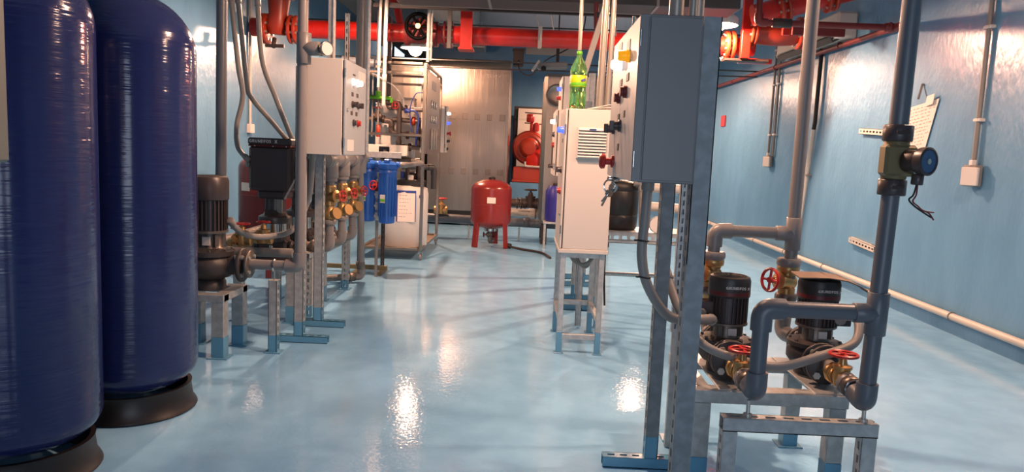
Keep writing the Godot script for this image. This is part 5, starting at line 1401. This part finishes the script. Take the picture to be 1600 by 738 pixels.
	frame_upright(df, 0.672, -3.46, 2.03, Vector3(-1, 0, 0), 0.062, 0.44, 0.84, M["galvanised dull"])
	part(df, "foot_brace", tube(st(), bend([Vector3(0.67, 0.03, -2.80), Vector3(0.67, 0.11, -2.80), Vector3(0.74, 0.11, -2.80), Vector3(0.74, 0.03, -2.80)], 0.03), 0.006, 8), M["brown steel"])
	var vt := thing("cable_ladder", "perforated cable tray standing between the uprights of the dark cabinet", "cable tray", Vector3(0.82, 0.55, -3.62))
	part(vt, "tray_strip", channel(st(), Vector3(0.80, 0.62, -3.7), Vector3(0.80, 1.75, -3.7), Vector3(0, 0, 1), 0.035, 0.03, true, 0.045), M.galvanised)
	part(vt, "tray_strip", channel(st(), Vector3(0.835, 0.62, -3.7), Vector3(0.835, 1.75, -3.7), Vector3(0, 0, 1), 0.035, 0.03, true, 0.045), M.galvanised)
	part(vt, "foot_post", box(st(), Vector3(0.818, 0.31, -3.72), Vector3(0.05, 0.62, 0.03), 0.002), M.galvanised)
	# conduits from the dark cabinet
	var hang := flexible("flexible_conduit", [Vector3(0.55, 1.40, -3.28), Vector3(0.545, 1.22, -3.28), Vector3(0.542, 1.06, -3.28), Vector3(0.58, 0.92, -3.28), Vector3(0.68, 0.79, -3.3), Vector3(0.80, 0.765, -3.35), Vector3(0.90, 0.755, -3.42), Vector3(0.93, 0.735, -3.485)], 0.023, M["conduit grey"], "grey flexible conduit hanging from the dark cabinet to the capped pump", "flexible conduits at the right pumps")
	flexible("flexible_conduit", [Vector3(0.71, 0.95, -3.56), Vector3(0.76, 0.79, -3.44), Vector3(0.83, 0.68, -3.34), Vector3(0.93, 0.63, -3.27), Vector3(1.17, 0.585, -3.26), Vector3(1.38, 0.635, -3.29), Vector3(1.55, 0.69, -3.34), Vector3(1.60, 0.77, -3.42), Vector3(1.595, 0.80, -3.50)], 0.021, M["conduit grey"], "grey flexible conduit sagging across both pumps to the cardboard topped one", "flexible conduits at the right pumps")
	for q in [Vector3(0.5425, 1.13, -3.28), Vector3(0.561, 0.965, -3.28)]:
		part(hang, "cable_tie", box(ring(st(), q, Vector3(0.08, 1, 0), 0.0245, 0.004, 16, 6), q + Vector3(-0.03, 0, 0), Vector3(0.02, 0.008, 0.008), 0.001), M.rubber)
	# bright conduits above the cabinets
	for i in 5:
		var e: Array = [[Vector3(0.58, 2.035, -3.05), 0.030, "fat bright conduit on the dark cabinet, left of three"], [Vector3(0.64, 2.035, -3.02), 0.016, "thin bright conduit on the dark cabinet, middle of three"], [Vector3(0.685, 2.035, -3.12), 0.022, "bright conduit on the dark cabinet, right of three"], [Vector3(0.567, 1.835, -5.9), 0.028, "bright conduit dropping into the white cabinet, left of two"], [Vector3(0.628, 1.835, -5.9), 0.020, "bright conduit dropping into the white cabinet, right of two"]][i]
		var p: Vector3 = e[0]
		var cc := thing("steel_conduit", e[2], "conduit", p, "bright conduits above the cabinets")
		part(cc, "tube", cyl(st(), p, Vector3(p.x + (0.03 if i > 2 else 0.0), 4.40, p.z), e[1], 16), M["conduit bright"])
		part(cc, "bush", cyl(st(), p, p + Vector3(0, 0.03, 0), float(e[1]) * 1.25, 12, 0.003), M["flange steel"])
	var br := thing("sloping_trunk", "sloping grey cable trunk above the green bottle", "trunking", Vector3(0.45, 2.1, -6.2))
	part(br, "trunk", beam(st(), Vector3(0.44, 2.06, -6.4), Vector3(0.62, 2.75, -6.4), 0.055, 0.05, 0.003), M["conduit grey"])
	part(br, "hanger_rod", cyl(st(), Vector3(0.615, 2.73, -6.4), Vector3(0.615, 4.40, -6.4), 0.008, 8), M["conduit grey"])
	part(br, "foot", box(st(), Vector3(0.44, 2.03, -6.4), Vector3(0.10, 0.06, 0.06), 0.004), M["conduit grey"])
	var lc := thing("lit_conduit", "bright thin conduit ending above the green bottle", "conduit", Vector3(0.39, 2.29, -5.9))
	part(lc, "tube", cyl(st(), Vector3(0.388, 2.31, -5.9), Vector3(0.380, 4.40, -5.9), 0.014, 12), M["conduit bright"])

# ======================================================== pumps and pipework in the right foreground
func right_pumps() -> void:
	# stand under the pumps
	var f := thing("pump_stand", "square galvanised stand under the two right foreground pumps", "stand", Vector3(1.18, 0, -3.55))
	for x in [0.86, 1.475]:
		for z in [-3.30, -3.83]:
			leg(f, x, z, 0.40, 0.075, 0.14)
	for z in [-3.30, -3.83]:
		part(f, "long_rail", box(st(), Vector3(1.168, 0.432, z), Vector3(0.70, 0.06, 0.09), 0.003), M.galvanised)
	for x in [0.86, 1.475]:
		part(f, "cross_rail", box(st(), Vector3(x, 0.431, -3.565), Vector3(0.085, 0.058, 0.44), 0.003), M.galvanised)
	part(f, "bed_plate", box(st(), Vector3(1.03, 0.464, -3.565), Vector3(0.20, 0.008, 0.6), 0.002), M.galvanised)
	part(f, "bed_plate", box(st(), Vector3(1.44, 0.464, -3.565), Vector3(0.15, 0.008, 0.6), 0.002), M.galvanised)
	# pumps
	local = true
	var p := thing("booster_pump", "black inline pump with a clear grille top in the right foreground", "pump", Vector3(1.03, 0.468, -3.58), "two black right foreground pumps")
	inline_body(p, Vector3.ZERO, 1.0, Vector3(-0.16, 0, 1).normalized(), -PI / 2)
	text(p, "logo_print", "GRUNDFOS X", Vector3(0.012, 0.428, 0.1), Vector3.RIGHT, Vector3.UP, 0.018, M["print white"])
	local = false
	var p2 := copy(p, Vector3(1.475, 0.468, -3.60), "black inline pump with a piece of brown cardboard on top", "two black right foreground pumps")
	p2.get_node("terminal_box").position = Vector3(0.236, 0, 0)
	# cardboard
	var cd := Vector3(1.46, 0.948, -3.60)
	var c := thing("cardboard", "bent piece of brown cardboard lying on the right foreground pump", "cardboard", cd)
	var s := st()
	var prof := [Vector2(-0.115, 0.004), Vector2(0.03, 0.010), Vector2(0.11, 0.0), Vector2(0.17, -0.022), Vector2(0.235, -0.062), Vector2(0.27, -0.066)]
	for i in prof.size() - 1:
		var a: Vector2 = prof[i]
		var b: Vector2 = prof[i + 1]
		for side in [0.0, 0.005]:
			var q := [cd + Vector3(a.x, a.y + side, 0.09 + a.x * 0.1), cd + Vector3(b.x, b.y + side, 0.09 + b.x * 0.1), cd + Vector3(b.x + 0.03, b.y + side, -0.10 + b.x * 0.1), cd + Vector3(a.x + 0.02, a.y + side + 0.004, -0.10)]
			var d := b - a
			face(s, q, Vector3(-d.y, d.x, 0).normalized() * (1.0 if side > 0 else -1.0))
		face(s, [cd + Vector3(a.x, a.y, 0.09 + a.x * 0.1), cd + Vector3(b.x, b.y, 0.09 + b.x * 0.1), cd + Vector3(b.x, b.y + 0.005, 0.09 + b.x * 0.1), cd + Vector3(a.x, a.y + 0.005, 0.09 + a.x * 0.1)], Vector3(0, 0, 1))
	part(c, "sheet", s, M.cardboard)
	# front support stand
	var g := thing("pipe_support", "low slotted stand carrying the two front elbows", "stand", Vector3(1.2, 0, -2.98))
	for x in [0.90, 1.475]:
		part(g, "upright", channel(st(), Vector3(x, 0.12, -2.985), Vector3(x, 0.385, -2.985), Vector3(-1, 0, 0), 0.06, 0.06), M.galvanised)
		part(g, "painted_foot", box(channel(st(), Vector3(x, 0.0, -2.985), Vector3(x, 0.12, -2.985), Vector3(-1, 0, 0), 0.062, 0.062), Vector3(x, 0.004, -2.985), Vector3(0.12, 0.008, 0.10), 0.002), M["foot paint"])
	part(g, "top_rail", channel(st(), Vector3(0.868, 0.415, -2.985), Vector3(1.508, 0.415, -2.985), Vector3.UP, 0.062, 0.058, true, 0.075), M.galvanised)
	for q in [[0.975, 0.515], [1.455, 0.495]]:
		part(g, "stud", cyl(st(), Vector3(q[0], 0.44, -2.985), Vector3(q[0], q[1], -2.985), 0.009, 8), M.bolt)
		part(g, "nut", cyl(st(), Vector3(q[0], 0.443, -2.985), Vector3(q[0], 0.458, -2.985), 0.018, 6), M.bolt)
	# discharge pipework: two flanges, valves, elbows, riser and meter
	var r := 0.034
	var d := thing("discharge_pipework", "grey discharge pipes joining the two pumps to the front riser with the blue meter", "pipework", Vector3(1.2, 0.5, -3.0))
	for k in 2:
		var x: float = [1.005, 1.45][k]
		var fy := 0.573
		flange(d, Vector3(x, fy, -3.378), Vector3(0, 0, 1), 0.094, 0.02, M["cast black"], 4, 0.018)
		cyl_part(d, "nipple", Vector3(x, fy, -3.37), Vector3(x, fy - 0.01, -3.26), 0.034, M["lit grey pvc"])
		union_ring(d, Vector3(x, fy - 0.01, -3.28), Vector3(0, 0, 1), 0.036, M.brass)
		valve(d, Vector3(x, fy - 0.012, -3.21), Vector3(0, 0, 1), Vector3.UP, 0.030, 0.058)
		union_ring(d, Vector3(x, fy - 0.018, -3.145), Vector3(0, 0, 1), 0.036, M["lit grey pvc"])
		union_ring(d, Vector3(x, fy - 0.020, -3.105), Vector3(0, 0, 1), 0.036, M["flange steel"])
		part(d, "pipe_clip", ring(st(), Vector3(x, fy - 0.02, -3.08), Vector3(0, 0, 1), 0.037, 0.005, 20, 6), M.chrome)
	run(d, [Vector3(1.005, 0.555, -3.12), Vector3(1.0, 0.545, -2.985), Vector3(1.0, 0.905, -2.985), Vector3(1.47, 0.905, -2.985)], r, M["dark and shaded pvc"], 1.28)
	run(d, [Vector3(1.45, 0.553, -3.12), Vector3(1.455, 0.52, -2.985), Vector3(1.475, 1.45, -2.985)], r, M["dark and shaded pvc"], 1.28)
	part(d, "pipe", cyl(st(), Vector3(1.477, 1.62, -2.985), Vector3(1.50, 3.9, -2.985), r * 1.08, 20), M["dark and shaded pvc"])
	tee(d, Vector3(1.466, 0.905, -2.985), Vector3(0.02, 1, 0), Vector3(-1, 0, 0), r, M["dark and shaded pvc"])
	collar(d, Vector3(1.475, 1.39, -2.985), Vector3(1.476, 1.455, -2.985), 0.053, M.black, "black_coupling")
	collar(d, Vector3(1.478, 1.605, -2.985), Vector3(1.479, 1.67, -2.985), 0.056, M.black, "black_coupling")
	for q in [1.425, 1.64]:
		part(d, "coupling_label", box(st(), Vector3(1.472, q, -2.929), Vector3(0.05, 0.014, 0.006), 0.001, Basis(Vector3(0, 0, 1), 0.08)), M["brown steel"])
	var m := Vector3(1.477, 1.53, -2.985)
	var mb := lathe(st(), [Vector2(0.044, -0.075), Vector2(0.048, -0.07), Vector2(0.048, 0.08), Vector2(0.044, 0.085)], Transform3D(Basis(), m), 20)
	box(mb, m + Vector3(0.0, 0.0, 0.02), Vector3(0.125, 0.125, 0.07), 0.012)
	var mt := part(d, "meter_body", mb, M.olive, "olive plastic body of the flow meter")
	part(mt, "meter_barrel", cyl(st(), m + Vector3(0.02, 0, 0.05), m + Vector3(0.055, 0.0, 0.105), 0.044, 22, 0.003), M["brown steel"])
	part(mt, "meter_dial", turned(st(), m + Vector3(0.055, 0.0, 0.105), Vector3(0.45, 0, 0.9), [Vector2(0, -0.01), Vector2(0.052, -0.01), Vector2(0.055, 0), Vector2(0.055, 0.025), Vector2(0.047, 0.029), Vector2(0.044, 0.022), Vector2(0, 0.022)], 28), M.black)
	part(mt, "meter_window", turned(st(), m + Vector3(0.055, 0.0, 0.105), Vector3(0.45, 0, 0.9), [Vector2(0.044, 0.0215), Vector2(0.044, 0.024), Vector2(0, 0.024)], 24), M["meter blue"])
	part(mt, "meter_boss", turned(st(), m + Vector3(0.055, 0.0, 0.105), Vector3(0.45, 0, 0.9), [Vector2(0.012, 0.024), Vector2(0.011, 0.028), Vector2(0, 0.029)], 14), M.chrome)
	part(mt, "cable_gland", cyl(st(), m + Vector3(0.045, -0.05, 0.10), m + Vector3(0.043, -0.092, 0.10), 0.022, 12, 0.004), M.black)
	var lw := part(d, "loose_wire", tube(st(), curve([m + Vector3(0.043, -0.09, 0.10), m + Vector3(0.035, -0.13, 0.10), m + Vector3(0.02, -0.15, 0.10), m + Vector3(0.045, -0.175, 0.10), m + Vector3(0.085, -0.20, 0.10), m + Vector3(0.11, -0.215, 0.105)]), 0.0035, 6), M.rubber)
	part(lw, "wire", tube(st(), curve([m + Vector3(0.047, -0.09, 0.10), m + Vector3(0.043, -0.13, 0.105), m + Vector3(0.03, -0.155, 0.11), m + Vector3(0.055, -0.172, 0.10), m + Vector3(0.075, -0.19, 0.11), m + Vector3(0.115, -0.195, 0.11)]), 0.003, 6), M["dull red"])
	part(lw, "wire", tube(st(), curve([m + Vector3(0.075, -0.19, 0.105), m + Vector3(0.10, -0.20, 0.105), m + Vector3(0.12, -0.225, 0.105)]), 0.003, 6), M["motor stripe"])
	# suction pipework behind the pumps
	var q := thing("suction_pipework", "pale grey suction pipes with brass valves behind the two right foreground pumps", "pipework", Vector3(1.2, 0.6, -3.95))
	var r2 := 0.032
	var z := -3.96
	run(q, [Vector3(1.46, 0.905 + 0.22, z), Vector3(1.04, 0.905 + 0.22, z), Vector3(1.04, 0.573, z), Vector3(1.055, 0.573, -3.77)], r2, M["lit grey pvc"], 1.3)
	run(q, [Vector3(1.50, 0.575, -3.80), Vector3(1.44, 0.585, z), Vector3(1.455, 0.9, z)], r2, M["lit grey pvc"], 1.3)
	part(q, "riser", cyl(st(), Vector3(1.455, 0.85, z), Vector3(1.462, 4.40, z), r2 * 1.05, 20), M["lit grey pvc"])
	tee(q, Vector3(1.458, 1.125, z), Vector3.UP, Vector3(-1, 0, 0), r2 * 1.05, M["lit grey pvc"])
	for k in 2:
		var x: float = [1.04, 1.447][k]
		var o: float = [0.0, -0.02][k]
		union_ring(q, Vector3(x, 0.99 + o, z), Vector3.UP, 0.045, M["lit grey pvc"])
		union_ring(q, Vector3(x, 0.955 + o, z), Vector3.UP, 0.042, M.brass)
		valve(q, Vector3(x, 0.885 + o, z), Vector3.UP, Vector3(-0.85, 0.1, 0.4), 0.034, 0.06)
		cyl_part(q, "check_valve", Vector3(x, 0.83 + o, z), Vector3(x, 0.74 + o, z), 0.042, M.brass)
		union_ring(q, Vector3(x, 0.80 + o, z), Vector3.UP, 0.042, M["flange steel"])
		flange(q, Vector3([1.06, 1.504][k], 0.573, -3.79), Vector3(0, 0, 1), 0.094, 0.02, M["cast black"], 4, 0.016)

func cyl_part(par: Node3D, called: String, a: Vector3, b: Vector3, r: float, m: Material) -> void:
	part(par, called, cyl(st(), a, b, r, 18, 0.003), m)

# ======================================================== right wall
func right_wall() -> void:
	var x := 3.99
	var b := thing("skirting_pipe", "pale pipe clipped low along the whole right wall", "pipe", Vector3(3.95, 0.19, -9))
	part(b, "pipe", cyl(st(), Vector3(3.945, 0.175, -2.0), Vector3(3.945, 0.185, -18.2), 0.034, 16), M["white conduit"])
	for i in 9:
		part(b, "clip", ring(st(), Vector3(3.945, 0.18, -5.2 - i * 1.45), Vector3(0, 0, 1), 0.037, 0.006, 16, 6), M["conduit grey"])
	var r := thing("red_wall_pipe", "thin red pipe running high along the right wall", "pipe", Vector3(3.92, 3.02, -12))
	part(r, "pipe", cyl(st(), Vector3(3.92, 3.0, -8.1), Vector3(3.92, 3.03, -18.5), 0.034, 14), M["dull red"])
	for i in 4:
		part(r, "clip", ring(st(), Vector3(3.92, 3.01, -9.6 - i * 2.4), Vector3(0, 0, 1), 0.038, 0.008, 16, 6), M["dull red"])
	var e := thing("pipe_end_tee", "red tee where the thin red pipes meet at the right wall", "pipe fitting", Vector3(3.92, 3.0, -8.15))
	part(e, "tee_body", cyl(cyl(st(), Vector3(3.92, 3.0, -8.32), Vector3(3.92, 3.0, -8.05), 0.046, 14, 0.004), Vector3(3.80, 3.0, -8.2), Vector3(3.92, 3.0, -8.2), 0.046, 14, 0.004), M["dull red"])
	# switch boxes with their conduits
	for k in 2:
		var z: float = [-6.60, -12.1][k]
		var y: float = [1.46, 1.52][k]
		var t := thing("switch_box", ["white isolator box on the right wall, nearest the camera", "pale isolator box far along the right wall under two conduits"][k], "switch", Vector3(x, y - 0.1, z), "isolator boxes on the right wall")
		part(t, "box_body", box(st(), Vector3(x - 0.035, y, z), Vector3(0.07, 0.19, 0.19), 0.008), M["conduit grey"])
		part(t, "cover", box(st(), Vector3(x - 0.085, y - 0.005, z + 0.05), Vector3(0.03, 0.16, 0.16), 0.006, Basis(Vector3.UP, 0.35)), M["print white"])
		part(t, "latch", box(st(), Vector3(x - 0.06, y + 0.115, z + 0.03), Vector3(0.04, 0.05, 0.05), 0.004), M["print white"])
		for j in 1 + k:
			var c := thing("wall_conduit", ["steel conduit rising from the nearest isolator box", "left steel conduit above the far isolator box", "right steel conduit above the far isolator box"][k + j], "conduit", Vector3(x - 0.02, y + 0.1, z), "conduits on the right wall")
			var dz := -0.02 - 0.0 if k == 0 else -0.08 + 0.22 * j
			part(c, "tube", cyl(st(), Vector3(x - 0.022, y + 0.09, z + dz), Vector3(x - 0.022, 4.40, z + dz), 0.021, 12), M["conduit grey"])
			for yy in [1.95, 2.75, 3.3]:
				part(c, "saddle", box(box(st(), Vector3(x - 0.016, yy, z + dz), Vector3(0.056, 0.03, 0.10), 0.006), Vector3(x - 0.03, yy, z + dz), Vector3(0.04, 0.03, 0.05), 0.004), M["print white"])
	# black to white conduits
	for k in 2:
		var z: float = [-10.3, -16.1][k]
		var c := thing("drop_conduit", ["dark and white conduit falling to the floor pipe behind the pale riser", "far dark and white conduit falling beside the red notice"][k], "conduit", Vector3(3.95, 0.2, z))
		part(c, "lower_tube", cyl(st(), Vector3(3.95, 0.19, z - 0.3), Vector3(3.955, 1.98, z - 0.02), 0.032, 12), M["white conduit"])
		part(c, "upper_tube", cyl(st(), Vector3(3.955, 1.95, z - 0.03), Vector3(3.955, 2.08, z + 0.0), 0.028, 12), M.rubber)
		part(c, "upper_tube", cyl(st(), Vector3(3.955, 2.05, z), Vector3(3.955, 3.06 if k == 0 else 4.4, z + 0.02), 0.028, 12), M.rubber)
		part(c, "saddle", box(st(), Vector3(3.96, 1.35, z - 0.11), Vector3(0.07, 0.025, 0.11), 0.004), M["conduit grey"])
	single("red_wall_notice", box(st(), Vector3(3.985, 2.30, -15.2), Vector3(0.02, 0.22, 0.30), 0.003), M["handle red"], "red notice on the right wall just beyond the dark cabinet", "sign")
	# short lengths of wall strut
	for k in 2:
		var y: float = [1.90, 0.60][k]
		var z: float = -8.6
		var s := thing("wall_strut", ["short pale slotted strut on the wall left of the blue meter", "short pale strut low on the wall behind the front riser"][k], "strut", Vector3(x, y, z), "short struts on the right wall")
		part(s, "strut_channel", channel(st(), Vector3(3.97, y + 0.02, z - 0.3), Vector3(3.97, y - 0.02, z + 0.35), Vector3(-1, 0, 0), 0.07, 0.05, true, 0.08), M["white conduit"])
		part(s, "strut_back", box(st(), Vector3(3.985, y, z + 0.02), Vector3(0.006, 0.05, 0.6)), M["brown steel"])
	# note hung on the wall
	var n := thing("hanging_note", "handwritten paper note hanging from a bracket on the right wall", "paper", Vector3(3.9, 1.75, -7.6))
	part(n, "note_sheet", sheet(Vector3(3.93, 1.62, -7.93), Vector3(0.06, 0.07, 0.44), Vector3(0.0, 0.50, 0.17), 0.004), M.note)
	part(n, "corner_fold", sheet(Vector3(3.955, 2.12, -7.50), Vector3(0.01, 0.02, 0.12), Vector3(0.0, 0.10, 0.02), 0.004), M["print white"])
	part(n, "hook", beam(st(), Vector3(3.99, 2.36, -7.66), Vector3(3.93, 2.20, -7.60), 0.02, 0.02, 0.003), M["conduit grey"])
	# split air conditioner
	var a := thing("air_conditioner", "white split air conditioner high on the right wall behind the red valves", "air conditioner", Vector3(3.85, 3.12, -10.6))
	part(a, "case", box(st(), Vector3(3.87, 3.22, -10.4), Vector3(0.26, 0.32, 2.2), 0.03), M.cabinet)
	part(a, "outlet", box(st(), Vector3(3.79, 3.085, -10.4), Vector3(0.14, 0.09, 1.95), 0.01, Basis(Vector3(0, 0, 1), 0.5)), M["dark duct"])
	for i in 3:
		part(a, "louvre_blade", box(st(), Vector3(3.715 + i * 0.03, 3.115 - i * 0.025, -10.4), Vector3(0.05, 0.008, 2.0), 0.002, Basis(Vector3(0, 0, 1), 0.5)), M["white conduit"])
	# left wall conduit and socket
	var lw := thing("left_wall_conduit", "thin pale conduit with a socket box on the left wall between the drooping conduits", "conduit", Vector3(-3.62, 1.62, -9.7))
	part(lw, "tube", cyl(st(), Vector3(-3.628, 1.70, -9.7), Vector3(-3.628, 3.6, -9.7), 0.018, 10), M["white conduit"])
	part(lw, "socket_box", box(st(), Vector3(-3.62, 1.655, -9.7), Vector3(0.06, 0.12, 0.14), 0.006), M["print white"])
